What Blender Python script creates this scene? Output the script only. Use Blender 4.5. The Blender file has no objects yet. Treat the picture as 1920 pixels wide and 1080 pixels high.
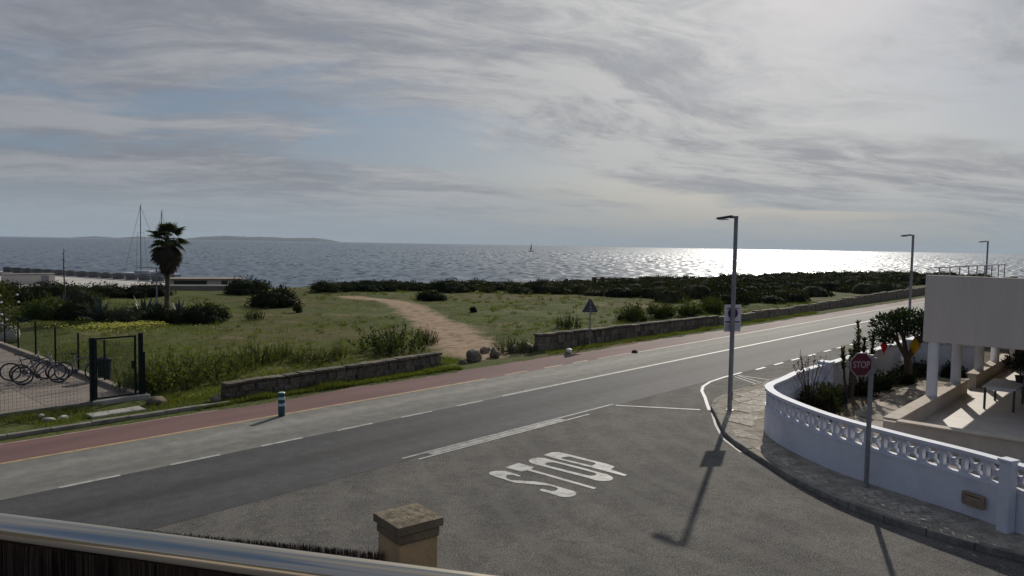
import bpy, bmesh, math, random
import numpy as np
from mathutils import Vector, Matrix, noise as mnoise
from mathutils.geometry import tessellate_polygon

R = math.radians
scene = bpy.context.scene
COL = scene.collection

# ------------------------------------------------------------------ camera
CAM_H, FPX = 5.2, 1400.0
ROLL = math.atan(33 / 1920.0)
PITCH = math.atan((540 - 458.6) * math.cos(ROLL) / FPX)
fw = Vector((0, math.cos(PITCH), -math.sin(PITCH)))
up0 = Vector((0, math.sin(PITCH), math.cos(PITCH)))
rt = Vector((1, 0, 0)) * math.cos(ROLL) + up0 * math.sin(ROLL)
up = Vector((-1, 0, 0)) * math.sin(ROLL) + up0 * math.cos(ROLL)
cam_data = bpy.data.cameras.new('camera')
cam_data.sensor_width = 36
cam_data.lens = FPX / 1920 * 36
cam_data.clip_start = 0.05
cam_data.clip_end = 60000
cam = bpy.data.objects.new('camera', cam_data)
mw = Matrix((rt, up, -fw)).transposed().to_4x4()
mw.translation = (0, 0, CAM_H)
cam.matrix_world = mw
COL.objects.link(cam)
scene.camera = cam

# ------------------------------------------------------------------ light
SUN_AZ, SUN_EL = R(69.8), R(29.1)          # azimuth counted from +X
sdir = Vector((math.cos(SUN_EL) * math.cos(SUN_AZ), math.cos(SUN_EL) * math.sin(SUN_AZ), math.sin(SUN_EL)))
sun_data = bpy.data.lights.new('sun', 'SUN')
sun_data.energy = 2.75
sun_data.angle = R(0.7)
sun_data.color = (1.0, 0.94, 0.85)
sun = bpy.data.objects.new('sun', sun_data)
sun.rotation_euler = sdir.to_track_quat('Z', 'Y').to_euler()
COL.objects.link(sun)

world = bpy.data.worlds.new('World')
scene.world = world
world.use_nodes = True


def build_world():
    nt = world.node_tree
    nt.nodes.clear()
    L = nt.links.new

    def N(t, **k):
        n = nt.nodes.new(t)
        for a, b in k.items():
            setattr(n, a, b)
        return n

    def math_(op, a, b=None, c=None, clamp=False):
        n = N('ShaderNodeMath', operation=op)
        n.use_clamp = clamp
        for i, x in enumerate((a, b, c)):
            if x is None:
                continue
            if isinstance(x, (int, float)):
                n.inputs[i].default_value = x
            else:
                L(x, n.inputs[i])
        return n.outputs[0]

    def mix(f, a, b):
        n = N('ShaderNodeMix', data_type='RGBA')
        for s, x in ((n.inputs[0], f), (n.inputs[6], a), (n.inputs[7], b)):
            if isinstance(x, (int, float)):
                s.default_value = x
            elif isinstance(x, tuple):
                s.default_value = (*x, 1)
            else:
                L(x, s)
        return n.outputs[2]

    def ramp(x, a, b, smooth=True):
        n = N('ShaderNodeMapRange')
        n.interpolation_type = 'SMOOTHSTEP' if smooth else 'LINEAR'
        L(x, n.inputs[0])
        n.inputs[1].default_value, n.inputs[2].default_value = a, b
        return n.outputs[0]

    out = N('ShaderNodeOutputWorld')
    bg = N('ShaderNodeBackground')
    bg.inputs[1].default_value = 0.1
    sky = N('ShaderNodeTexSky')
    sky.sky_type = 'NISHITA'
    sky.sun_disc = False
    sky.sun_elevation = SUN_EL
    sky.sun_rotation = R(90) - SUN_AZ
    sky.air_density, sky.dust_density, sky.ozone_density = 1.0, 1.6, 1.5
    tc = N('ShaderNodeTexCoord')
    sep = N('ShaderNodeSeparateXYZ')
    L(tc.outputs['Generated'], sep.inputs[0])
    x, y, z = sep.outputs
    zc = math_('MAXIMUM', z, 0.0)
    den = math_('ADD', zc, 0.15)
    px, py = math_('DIVIDE', x, den), math_('DIVIDE', y, den)
    # wind direction: clouds streak obliquely
    ca, sa = math.cos(R(-14)), math.sin(R(-14))
    qx = math_('ADD', math_('MULTIPLY', px, ca), math_('MULTIPLY', py, -sa))
    qy = math_('ADD', math_('MULTIPLY', px, sa), math_('MULTIPLY', py, ca))

    def nz(sx, sy, scale, detail, rough, dist, off, lac=2.0):
        cmb = N('ShaderNodeCombineXYZ')
        L(math_('MULTIPLY', qx, sx), cmb.inputs[0])
        L(math_('MULTIPLY', qy, sy), cmb.inputs[1])
        cmb.inputs[2].default_value = off
        n = N('ShaderNodeTexNoise')
        n.inputs['Scale'].default_value = scale
        n.inputs['Detail'].default_value = detail
        n.inputs['Roughness'].default_value = rough
        n.inputs['Lacunarity'].default_value = lac
        n.inputs['Distortion'].default_value = dist
        L(cmb.outputs[0], n.inputs['Vector'])
        return n.outputs[0]

    warp = nz(0.9, 1.0, 0.5, 3, 0.5, 0.0, 41.0)
    qy = math_('ADD', qy, math_('MULTIPLY', warp, 1.0))
    qx = math_('ADD', qx, math_('MULTIPLY', warp, -0.6))
    big = nz(0.8, 1.15, 0.55, 5, 0.52, 0.15, 5.2)        # cloud banks and gaps
    wisp = nz(0.6, 1.25, 1.15, 10, 0.58, 0.4, 23.6)        # streaky detail
    fine = nz(0.7, 1.5, 4.0, 9, 0.7, 0.5, 17.1)       # ripples
    cover = math_('ADD', math_('MULTIPLY', big, 0.55), math_('MULTIPLY', wisp, 0.45))
    mask = ramp(cover, 0.415, 0.515)
    # light scattered forward by the thin cloud, little of it away from the sun
    dn = N('ShaderNodeVectorMath', operation='DOT_PRODUCT')
    L(tc.outputs['Generated'], dn.inputs[0])
    dn.inputs[1].default_value = sdir
    d = math_('MAXIMUM', dn.outputs['Value'], 0.0)
    glow = math_('POWER', d, 5.0)
    glow2 = math_('POWER', d, 40.0)
    turn = N('ShaderNodeMapRange')
    turn.interpolation_type = 'SMOOTHSTEP'
    L(dn.outputs['Value'], turn.inputs[0])
    for i, q in enumerate((-0.45, 0.6, 0.68, 1.0)):
        turn.inputs[i + 1].default_value = q
    tex = math_('ADD', math_('MULTIPLY', wisp, 0.57), math_('MULTIPLY', fine, 0.43))
    shade = ramp(tex, 0.40, 0.60)
    cdark = mix(glow, (1.68, 1.78, 2.05), (2.75, 2.83, 3.02))
    clight = mix(glow, (2.5, 2.58, 2.8), (5.0, 4.95, 4.8))
    cloud = mix(shade, cdark, clight)
    halo = N('ShaderNodeVectorMath', operation='SCALE')
    halo.inputs[0].default_value = (2.8, 2.75, 2.6)
    L(glow2, halo.inputs['Scale'])
    addh = N('ShaderNodeVectorMath', operation='ADD')
    L(cloud, addh.inputs[0])
    L(halo.outputs[0], addh.inputs[1])
    skyc = N('ShaderNodeVectorMath', operation='SCALE')
    L(sky.outputs[0], skyc.inputs[0])
    skyc.inputs['Scale'].default_value = 0.5
    gap = mix(0.6, skyc.outputs[0], (1.15, 1.75, 2.65))
    m2 = math_('ADD', math_('MULTIPLY', mask, 0.86), 0.07)
    c1 = mix(m2, gap, addh.outputs[0])
    # the thick air low over the sea evens the clouds out
    low = ramp(zc, 0.0, 0.1)
    hz = mix(glow, (2.45, 2.9, 3.3), (2.75, 3.05, 3.15))
    c2 = mix(math_('ADD', math_('MULTIPLY', low, 0.9), 0.1), hz, c1)
    sc_ = N('ShaderNodeVectorMath', operation='SCALE')
    L(c2, sc_.inputs[0])
    L(turn.outputs[0], sc_.inputs['Scale'])
    # clearer, bluer air away from the sun
    cool = N('ShaderNodeVectorMath', operation='MULTIPLY')
    L(sc_.outputs[0], cool.inputs[0])
    cool.inputs[1].default_value = (0.86, 0.96, 1.2)
    away = ramp(dn.outputs['Value'], 0.45, -0.2)
    c2 = mix(away, sc_.outputs[0], cool.outputs[0])
    L(c2, bg.inputs[0])
    L(bg.outputs[0], out.inputs[0])


build_world()
vs = scene.view_settings
vs.view_transform = 'Standard'
vs.look = 'None'
vs.exposure = 0.3
vs.gamma = 1.0
vs.use_curve_mapping = False
scene.cycles.use_denoising = True
scene.cycles.max_bounces = 6
scene.cycles.transparent_max_bounces = 6
scene.cycles.volume_bounces = 0
scene.cycles.sample_clamp_indirect = 4.0

# ------------------------------------------------------------------ frames and helpers
ROAD = R(48)
cu, su = math.cos(ROAD), math.sin(ROAD)


def W(u, n, z=0.0):
    """road frame (u along the main road, n across it towards the sea) -> world"""
    return Vector((u * cu - n * su, u * su + n * cu, z))


def UN(p):
    return p[0] * cu + p[1] * su, -p[0] * su + p[1] * cu


def gp(px, py, z=0.0):
    """surveyed point: where the sight line through a photo point meets the level z"""
    d = fw * FPX + rt * (px - 960) + up * (540 - py)
    t = (z - CAM_H) / d.z
    return Vector((d.x * t, d.y * t, z))


def smooth(a, b, x):
    t = min(1, max(0, (x - a) / (b - a)))
    return t * t * (3 - 2 * t)


class MB:
    def __init__(s):
        s.v, s.f = [], []

    def add(s, vs_, fs_):
        o = len(s.v)
        s.v += [tuple(p) for p in vs_]
        s.f += [tuple(i + o for i in f) for f in fs_]
        return s

    def box(s, x0, x1, y0, y1, z0, z1):
        return s.add([(x0, y0, z0), (x1, y0, z0), (x1, y1, z0), (x0, y1, z0), (x0, y0, z1), (x1, y0, z1), (x1, y1, z1), (x0, y1, z1)],
                     [(3, 2, 1, 0), (4, 5, 6, 7), (0, 1, 5, 4), (1, 2, 6, 5), (2, 3, 7, 6), (3, 0, 4, 7)])

    def bar(s, a, b, w, h, upv=(0, 0, 1)):
        a, b = Vector(a), Vector(b)
        d = (b - a).normalized()
        x = d.cross(Vector(upv))
        if x.length < 1e-4:
            x = Vector((1, 0, 0))
        x.normalize()
        y = x.cross(d)
        vs_ = []
        for p in (a, b):
            for i, j in ((-1, -1), (1, -1), (1, 1), (-1, 1)):
                vs_.append(p + x * (i * w / 2) + y * (j * h / 2))
        return s.add(vs_, [(0, 1, 2, 3), (7, 6, 5, 4), (0, 4, 5, 1), (1, 5, 6, 2), (2, 6, 7, 3), (3, 7, 4, 0)])

    def tube(s, pts, r, seg=8, caps=True, closed=False):
        pts = [Vector(p) for p in pts]
        n = len(pts)
        rs = r if isinstance(r, (list, tuple)) else [r] * n
        ref = None
        rings = []
        for i, p in enumerate(pts):
            if closed:
                d = pts[(i + 1) % n] - pts[i - 1]
            else:
                d = pts[min(i + 1, n - 1)] - pts[max(i - 1, 0)]
            d.normalize()
            if ref is None:
                ref = Vector((0, 0, 1)) if abs(d.z) < 0.9 else Vector((1, 0, 0))
            x = d.cross(ref).normalized()
            y = x.cross(d).normalized()
            ref = y
            rings.append([p + (x * math.cos(2 * math.pi * k / seg) + y * math.sin(2 * math.pi * k / seg)) * rs[i] for k in range(seg)])
        fs_ = []
        m = n if closed else n - 1
        for i in range(m):
            j = (i + 1) % n
            for k in range(seg):
                l = (k + 1) % seg
                fs_.append((i * seg + k, i * seg + l, j * seg + l, j * seg + k))
        if caps and not closed:
            fs_.append(tuple(range(seg))[::-1])
            fs_.append(tuple((n - 1) * seg + k for k in range(seg)))
        return s.add([q for r_ in rings for q in r_], fs_)

    def lathe(s, prof, seg=16, c=(0, 0, 0)):
        vs_ = [(c[0] + r * math.cos(2 * math.pi * k / seg), c[1] + r * math.sin(2 * math.pi * k / seg), c[2] + z) for r, z in prof for k in range(seg)]
        fs_ = []
        for i in range(len(prof) - 1):
            for k in range(seg):
                l = (k + 1) % seg
                fs_.append((i * seg + k, i * seg + l, (i + 1) * seg + l, (i + 1) * seg + k))
        fs_.append(tuple(range(seg))[::-1])
        fs_.append(tuple((len(prof) - 1) * seg + k for k in range(seg)))
        return s.add(vs_, fs_)

    def prism(s, poly, z0, z1):
        """poly: list of (x,y), counter-clockwise"""
        n = len(poly)
        vs_ = [(x, y, z0) for x, y in poly] + [(x, y, z1) for x, y in poly]
        tris = tessellate_polygon([[Vector((x, y, 0)) for x, y in poly]])
        fs_ = []
        for t in tris:
            a, b, c = [Vector(poly[i]) for i in t]
            if (b - a).cross(c - a) < 0:
                t = t[::-1]
            fs_.append(tuple(i + n for i in t))
            fs_.append(tuple(t[::-1]))
        ccw = sum(poly[i][0] * poly[(i + 1) % n][1] - poly[(i + 1) % n][0] * poly[i][1] for i in range(n)) > 0
        for i in range(n):
            j = (i + 1) % n
            fs_.append((i, j, j + n, i + n) if ccw else (j, i, i + n, j + n))
        return s.add(vs_, fs_)

    def sheet(s, loops, z):
        """flat polygon, first loop outer, the rest holes"""
        pts = [Vector((x, y, 0)) for lp in loops for x, y in lp]
        tris = tessellate_polygon([[Vector((x, y, 0)) for x, y in lp] for lp in loops])
        fs_ = []
        for t in tris:
            a, b, c = [pts[i].xy for i in t]
            if (b - a).cross(c - a) < 0:
                t = t[::-1]
            fs_.append(tuple(t))
        return s.add([(p.x, p.y, z) for p in pts], fs_)

    def mesh(s, name, bevel=0.0, segs=1):
        me = bpy.data.meshes.new(name)
        me.from_pydata(s.v, [], s.f)
        if bevel:
            bm = bmesh.new()
            bm.from_mesh(me)
            bmesh.ops.remove_doubles(bm, verts=bm.verts, dist=1e-5)
            es = [e for e in bm.edges if len(e.link_faces) == 2 and e.calc_face_angle(0) > 0.5]
            bmesh.ops.bevel(bm, geom=es, offset=bevel, segments=segs, affect='EDGES', profile=0.6)
            bm.to_mesh(me)
            bm.free()
        return me

    def build(s, name, mat, parent=None, road=False, bevel=0.0, smooth_=False, segs=1):
        me = s.mesh(name, bevel, segs)
        return place(name, me, mat, parent, road, smooth_)


def place(name, me, mat, parent=None, road=False, smooth_=False, loc=None, rot=None, scale=None):
    o = bpy.data.objects.new(name, me)
    COL.objects.link(o)
    if mat is not None and not me.materials:
        me.materials.append(mat)
    if smooth_:
        me.polygons.foreach_set('use_smooth', [True] * len(me.polygons))
    if parent is not None:
        o.parent = parent
    if road:
        o.rotation_euler.z = ROAD
    if loc is not None:
        o.location = loc
    if rot is not None:
        o.rotation_euler = rot
    if scale is not None:
        o.scale = scale
    return o


def tag(o, label, cat, group=None):
    o['label'] = label
    o['category'] = cat
    if group:
        o['group'] = group
    return o


def kind(o, k, label=None):
    o['kind'] = k
    if label:
        o['label'] = label
    return o


def thing(name, label, cat, loc=(0, 0, 0), rotz=0.0, group=None, scale=1.0):
    o = bpy.data.objects.new(name, None)
    o.empty_display_size = 0.2
    COL.objects.link(o)
    o.location = loc
    o.rotation_euler.z = rotz
    o.scale = (scale,) * 3 if isinstance(scale, (int, float)) else scale
    return tag(o, label, cat, group)


def copy_tree(o, parent=None):
    c = o.copy()
    COL.objects.link(c)
    c.parent = parent
    for ch in list(o.children):
        copy_tree(ch, c)
    return c


# ------------------------------------------------------------------ materials
def M(name, col, col2=None, scale=3.0, rough=0.75, spec=0.3, metal=0.0, bump=0.0, bscale=40.0, stretch=(1, 1, 1), lo=0.35, hi=0.65,
      fine=0.0, fscale=60.0, rnd=0.0, trans=0.0, detail=6, dist=0.0, extra=None, geo=False):
    m = bpy.data.materials.new(name)
    m.use_nodes = True
    nt = m.node_tree
    L = nt.links.new
    b = nt.nodes['Principled BSDF']
    b.inputs['Roughness'].default_value = rough
    b.inputs['Specular IOR Level'].default_value = spec
    b.inputs['Metallic'].default_value = metal

    def N(t, **k):
        n = nt.nodes.new(t)
        for a, c in k.items():
            setattr(n, a, c)
        return n
    if geo:
        g = N('ShaderNodeNewGeometry')
        vec = g.outputs['Position']
    else:
        tc = N('ShaderNodeTexCoord')
        vec = tc.outputs['Object']
    mp = N('ShaderNodeMapping')
    mp.inputs['Scale'].default_value = stretch
    L(vec, mp.inputs[0])

    def noise(sc, det=detail, ds=dist, v=None):
        n = N('ShaderNodeTexNoise')
        n.inputs['Scale'].default_value = sc
        n.inputs['Detail'].default_value = det
        n.inputs['Roughness'].default_value = 0.6
        n.inputs['Distortion'].default_value = ds
        L(v if v is not None else mp.outputs[0], n.inputs['Vector'])
        return n.outputs[0]

    def rmp(x, a, c, t0=0.0, t1=1.0):
        n = N('ShaderNodeMapRange')
        n.interpolation_type = 'SMOOTHSTEP'
        L(x, n.inputs[0])
        for i, q in enumerate((a, c, t0, t1)):
            n.inputs[i + 1].default_value = q
        return n.outputs[0]

    def mix(f, a, c, blend='MIX'):
        n = N('ShaderNodeMix', data_type='RGBA')
        n.blend_type = blend
        for s, x in ((n.inputs[0], f), (n.inputs[6], a), (n.inputs[7], c)):
            if isinstance(x, (int, float)):
                s.default_value = x
            elif isinstance(x, (tuple, list)):
                s.default_value = (*x[:3], 1)
            else:
                L(x, s)
        return n.outputs[2]
    if col2 is None:
        col2 = tuple(c * 0.8 for c in col)
    c = mix(rmp(noise(scale), lo, hi), col, col2)
    if fine:
        f = rmp(noise(fscale, 3, 0, vec), 0.3, 0.7, 1 - fine, 1 + fine)
        c = mix(1.0, c, f, 'MULTIPLY')
    if rnd:
        oi = N('ShaderNodeObjectInfo')
        mr = N('ShaderNodeMapRange')
        L(oi.outputs['Random'], mr.inputs[0])
        mr.inputs[3].default_value, mr.inputs[4].default_value = 1 - rnd, 1 + rnd
        c = mix(1.0, c, mr.outputs[0], 'MULTIPLY')
    ctx = dict(nt=nt, N=N, L=L, noise=noise, rmp=rmp, mix=mix, vec=vec, b=b)
    if extra:
        c = extra(c, ctx)
    L(c, b.inputs['Base Color'])
    if bump:
        bp = N('ShaderNodeBump')
        bp.inputs['Strength'].default_value = min(1.0, bump)
        bp.inputs['Distance'].default_value = 0.02
        L(noise(bscale, 5, 0, vec), bp.inputs['Height'])
        L(bp.outputs[0], b.inputs['Normal'])
    if trans:
        tr = N('ShaderNodeBsdfTranslucent')
        tcol = mix(1.0, c, (1.5, 1.7, 0.6), 'MULTIPLY')
        L(tcol, tr.inputs[0])
        ms = N('ShaderNodeMixShader')
        ms.inputs[0].default_value = trans
        L(b.outputs[0], ms.inputs[1])
        L(tr.outputs[0], ms.inputs[2])
        L(ms.outputs[0], nt.nodes['Material Output'].inputs[0])
    return m


def road_bands(bands, amount):
    """worn wheel tracks and oil bands along the road (n positions in the road frame)"""
    def ex(c, k):
        N, L = k['N'], k['L']
        c = k['mix'](1.0, c, k['rmp'](k['noise'](2.6, 6, 0, k['vec']), 0.3, 0.7, 0.84, 1.16), 'MULTIPLY')
        v2 = N('ShaderNodeTexVoronoi')
        v2.inputs['Scale'].default_value = 15
        L(k['vec'], v2.inputs['Vector'])
        c = k['mix'](k['rmp'](v2.outputs['Distance'], 0.12, 0.24, 0.3, 0.0), c, (0.22, 0.215, 0.2))
        sep = N('ShaderNodeSeparateXYZ')
        L(k['vec'], sep.inputs[0])
        wob = k['noise'](0.35, 3)
        add = N('ShaderNodeMath', operation='MULTIPLY_ADD')
        L(wob, add.inputs[0])
        add.inputs[1].default_value = 0.3
        L(sep.outputs[1], add.inputs[2])
        for pos, wid, mul in bands:
            s = N('ShaderNodeMath', operation='SUBTRACT')
            L(add.outputs[0], s.inputs[0])
            s.inputs[1].default_value = pos + 0.15
            a = N('ShaderNodeMath', operation='ABSOLUTE')
            L(s.outputs[0], a.inputs[0])
            f = k['rmp'](a.outputs[0], wid * 0.2, wid, mul, 1.0)
            c = k['mix'](amount, c, k['mix'](1.0, c, f, 'MULTIPLY'))
        return c
    return ex


def cracks(c, k):
    N, L = k['N'], k['L']
    vo = N('ShaderNodeTexVoronoi', feature='DISTANCE_TO_EDGE')
    wv = N('ShaderNodeVectorMath', operation='MULTIPLY_ADD')
    nn = N('ShaderNodeTexNoise')
    nn.inputs['Scale'].default_value = 1.2
    nn.inputs['Detail'].default_value = 5
    L(k['vec'], nn.inputs['Vector'])
    L(nn.outputs['Color'], wv.inputs[0])
    wv.inputs[1].default_value = (1.2, 1.2, 0)
    L(k['vec'], wv.inputs[2])
    vo.inputs['Scale'].default_value = 0.32
    L(wv.outputs[0], vo.inputs['Vector'])
    f = k['rmp'](vo.outputs['Distance'], 0.001, 0.006, 0.35, 0.0)
    gate = k['rmp'](k['noise'](0.22, 2), 0.5, 0.62)
    mm = N('ShaderNodeMath', operation='MULTIPLY')
    L(f, mm.inputs[0])
    L(gate, mm.inputs[1])
    c = k['mix'](mm.outputs[0], c, (0.03, 0.03, 0.03))
    # repair patches of another asphalt
    p = k['rmp'](k['noise'](0.16, 2), 0.54, 0.57, 0.0, 0.28)
    c = k['mix'](p, c, (0.07, 0.068, 0.064))
    # sweeping tyre scuffs and dusty mottling
    mo = k['rmp'](k['noise'](4.5, 4), 0.3, 0.7, 0.86, 1.14)
    c = k['mix'](1.0, c, mo, 'MULTIPLY')
    wv2 = N('ShaderNodeTexWave', wave_type='RINGS', rings_direction='Z')
    wv2.inputs['Scale'].default_value = 0.32
    wv2.inputs['Distortion'].default_value = 5.0
    wv2.inputs['Detail'].default_value = 4
    wv2.inputs['Detail Scale'].default_value = 0.8
    mp2 = N('ShaderNodeMapping')
    mp2.inputs['Location'].default_value = (-27, -2, 0)
    L(k['vec'], mp2.inputs[0])
    L(mp2.outputs[0], wv2.inputs['Vector'])
    sc = k['rmp'](wv2.outputs['Fac'], 0.55, 0.95, 0.0, 0.3)
    c = k['mix'](sc, c, (0.165, 0.155, 0.138))
    # stone chips in the surface
    v2 = N('ShaderNodeTexVoronoi')
    v2.inputs['Scale'].default_value = 17
    L(k['vec'], v2.inputs['Vector'])
    ch = k['rmp'](v2.outputs['Distance'], 0.14, 0.26, 0.45, 0.0)
    return k['mix'](ch, c, (0.27, 0.26, 0.24))


def grazing_sheen_far(c, k):
    """the pale sheen at grazing view, painted into the red coating beyond the junction"""
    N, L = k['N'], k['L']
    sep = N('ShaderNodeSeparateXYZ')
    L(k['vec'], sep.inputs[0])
    f = k['rmp'](sep.outputs[0], 22.0, 50.0, 0.0, 0.75)  # paler with distance: grazing sheen mixed into the base colour
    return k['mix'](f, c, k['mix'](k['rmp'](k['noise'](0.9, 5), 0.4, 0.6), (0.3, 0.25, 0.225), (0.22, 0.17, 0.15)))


m_asph_side = M('old_asphalt', (0.142, 0.133, 0.117), (0.098, 0.092, 0.082), scale=0.7, rough=0.85, spec=0.12, fine=0.5, fscale=32, bump=0.9, bscale=55, extra=cracks)
m_asph_far = M('worn_asphalt', (0.195, 0.187, 0.163), (0.16, 0.154, 0.138), scale=0.5, rough=0.8, spec=0.2, stretch=(0.15, 1, 1), fine=0.25, fscale=40, bump=0.35, bscale=55,
               extra=road_bands([(17.6, 0.5, 0.8), (18.9, 0.45, 1.2)], 1.0))
m_asph_new = M('new_asphalt', (0.063, 0.062, 0.062), (0.049, 0.049, 0.05), scale=0.7, rough=0.78, spec=0.2, stretch=(0.12, 1, 1), fine=0.25, fscale=45, bump=0.3, bscale=55,
               extra=road_bands([(15.35, 0.5, 0.72), (16.3, 0.4, 1.15), (14.4, 0.4, 1.15)], 1.0))
m_bike = M('red_asphalt', (0.178, 0.1, 0.09), (0.135, 0.08, 0.073), scale=0.8, rough=0.82, spec=0.18, stretch=(0.2, 1, 1), fine=0.22, fscale=45, bump=0.3, bscale=55, extra=grazing_sheen_far)


def worn(base, amount=0.5):
    def ex(c, k):
        f = k['rmp'](k['noise'](4.0, 8), 0.46 + 0.25 * (0.5 - amount), 0.7, 0.0, 0.85)
        c = k['mix'](f, c, base)
        g = k['rmp'](k['noise'](38.0, 2), 0.5, 0.64, 0.0, 0.55)
        return k['mix'](g, c, base)
    return ex


m_white_line = M('white_road_paint', (0.5, 0.49, 0.455), (0.4, 0.39, 0.36), scale=3, rough=0.6, extra=worn((0.17, 0.165, 0.15), 0.5), geo=True)
m_white_old = M('faded_road_paint', (0.42, 0.41, 0.38), (0.33, 0.32, 0.3), scale=3, rough=0.65, extra=worn((0.15, 0.145, 0.13), 1.0), geo=True)
m_yellow_line = M('yellow_road_paint', (0.52, 0.35, 0.16), (0.42, 0.3, 0.15), scale=3, rough=0.6, extra=worn((0.2, 0.15, 0.11), 0.6), geo=True)
m_cream_line = M('cream_road_paint', (0.5, 0.42, 0.3), (0.4, 0.34, 0.25), scale=3, rough=0.65, extra=worn((0.17, 0.15, 0.13), 0.7), geo=True)
m_stone = M('wall_stone', (0.2, 0.175, 0.135), (0.1, 0.09, 0.07), scale=4, rough=0.9, spec=0.1, fine=0.3, fscale=30, bump=0.8, bscale=18, rnd=0.3)
m_mortar = M('earth_mortar', (0.1, 0.085, 0.065), (0.06, 0.055, 0.045), scale=5, rough=0.95, spec=0.05, bump=0.6, bscale=20)
m_boulder = M('boulder_stone', (0.24, 0.2, 0.15), (0.14, 0.118, 0.09), scale=3, rough=0.9, spec=0.1, fine=0.25, fscale=25, bump=0.8, bscale=12, rnd=0.25)
m_kerb = M('kerb_concrete', (0.26, 0.24, 0.205), (0.16, 0.15, 0.125), scale=4, rough=0.85, spec=0.2, fine=0.2, bump=0.5, bscale=30, rnd=0.12)
m_flag = M('sandy_flagstone', (0.42, 0.375, 0.31), (0.29, 0.26, 0.215), scale=2.2, rough=0.85, spec=0.15, fine=0.4, fscale=9, bump=1.0, bscale=9, rnd=0.1, stretch=(1, 2.2, 1))
m_flag2 = M('garden_flagstone', (0.36, 0.315, 0.25), (0.2, 0.175, 0.14), scale=1.6, rough=0.85, spec=0.15, fine=0.22, fscale=18, bump=0.6, bscale=14, rnd=0.3)
m_joint = M('sand_joint', (0.38, 0.34, 0.28), (0.25, 0.22, 0.18), scale=4, rough=0.95, spec=0.05, bump=0.6, bscale=25, fine=0.25, fscale=25)
m_white = M('white_wall_paint', (0.66, 0.67, 0.72), (0.56, 0.57, 0.62), scale=1.4, rough=0.7, spec=0.3, fine=0.04, fscale=20, bump=0.15, bscale=30, lo=0.4, hi=0.75)
m_house = M('house_render', (0.62, 0.55, 0.475), (0.56, 0.5, 0.435), scale=1.2, rough=0.85, spec=0.15, fine=0.03, fscale=14, bump=0.2, bscale=30, stretch=(1, 1.6, 0.25), lo=0.3, hi=0.72)
m_col = M('column_paint', (0.74, 0.73, 0.72), (0.66, 0.65, 0.64), scale=2, rough=0.75, spec=0.2)
m_cream = M('cream_stucco', (0.56, 0.48, 0.39), (0.48, 0.41, 0.33), scale=2.5, rough=0.85, spec=0.15, fine=0.07, fscale=20, bump=0.25, bscale=40)
m_terrace = M('terrace_tile', (0.6, 0.54, 0.46), (0.52, 0.465, 0.395), scale=2, rough=0.6, spec=0.3, fine=0.05)
m_steel_g = M('galvanised_steel', (0.27, 0.27, 0.28), (0.21, 0.21, 0.22), scale=6, rough=0.55, spec=0.5, metal=0.35)
m_dark_steel = M('dark_steel', (0.06, 0.06, 0.065), (0.045, 0.045, 0.05), scale=6, rough=0.5, spec=0.4)
m_green_metal = M('green_metal', (0.009, 0.016, 0.014), (0.007, 0.012, 0.011), scale=5, rough=0.65, spec=0.15)
m_wire = M('green_wire', (0.03, 0.05, 0.042), (0.025, 0.04, 0.035), rough=0.6)
m_red = M('sign_red', (0.115, 0.008, 0.017), (0.095, 0.008, 0.016), scale=3, rough=0.45, spec=0.4)
m_signwhite = M('sign_white', (0.7, 0.7, 0.7), (0.62, 0.62, 0.62), scale=3, rough=0.5, spec=0.4)
m_signtext = M('sign_lettering', (0.4, 0.31, 0.33), (0.34, 0.27, 0.29), rough=0.5)
m_signblue = M('sign_blue', (0.06, 0.05, 0.2), (0.05, 0.045, 0.16), scale=3, rough=0.5)
m_signred = M('sign_ring_red', (0.16, 0.015, 0.05), (0.14, 0.015, 0.05), rough=0.5)
m_signback = M('sign_back', (0.09, 0.095, 0.12), (0.07, 0.075, 0.095), scale=4, rough=0.5, metal=0.3)
m_teal = M('bollard_teal', (0.018, 0.085, 0.09), (0.014, 0.065, 0.07), scale=5, rough=0.45, spec=0.4)
m_reflect = M('bollard_band', (0.42, 0.55, 0.56), (0.34, 0.46, 0.48), scale=8, rough=0.4, spec=0.5)
m_paver = bpy.data.materials.new('yard_paver')
m_bark = M('bark', (0.13, 0.1, 0.075), (0.075, 0.06, 0.045), scale=6, rough=0.9, spec=0.1, stretch=(1, 1, 0.3), bump=0.8, bscale=25)
m_leaf_dark = M('mastic_leaf', (0.028, 0.036, 0.016), (0.015, 0.021, 0.01), scale=1.2, rough=0.9, spec=0.04, rnd=0.25, trans=0.1)
m_leaf_mid = M('bush_leaf', (0.062, 0.078, 0.024), (0.036, 0.048, 0.017), scale=1.2, rough=0.85, spec=0.06, rnd=0.25, trans=0.25)
m_leaf_weed = M('weed_leaf', (0.12, 0.13, 0.042), (0.07, 0.082, 0.027), scale=1.6, rough=0.85, spec=0.06, rnd=0.2, trans=0.3)
m_leaf_bronze = M('bronze_leaf', (0.05, 0.046, 0.026), (0.028, 0.032, 0.016), scale=3, rough=0.6, spec=0.15, trans=0.2)
m_leaf_grey = M('grey_green_leaf', (0.06, 0.068, 0.045), (0.04, 0.048, 0.033), scale=1.2, rough=0.85, spec=0.06, rnd=0.2, trans=0.25)
m_leaf_glossy = M('glossy_leaf', (0.03, 0.045, 0.02), (0.018, 0.03, 0.014), scale=2, rough=0.55, spec=0.2, rnd=0.1, trans=0.2)
m_leaf_yel = M('olive_leaf', (0.07, 0.075, 0.026), (0.035, 0.042, 0.016), scale=2, rough=0.7, spec=0.12, trans=0.3)
m_grass = M('grass_blade', (0.1, 0.118, 0.028), (0.115, 0.11, 0.038), scale=0.25, rough=0.6, spec=0.2, trans=0.35, geo=True)
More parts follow.
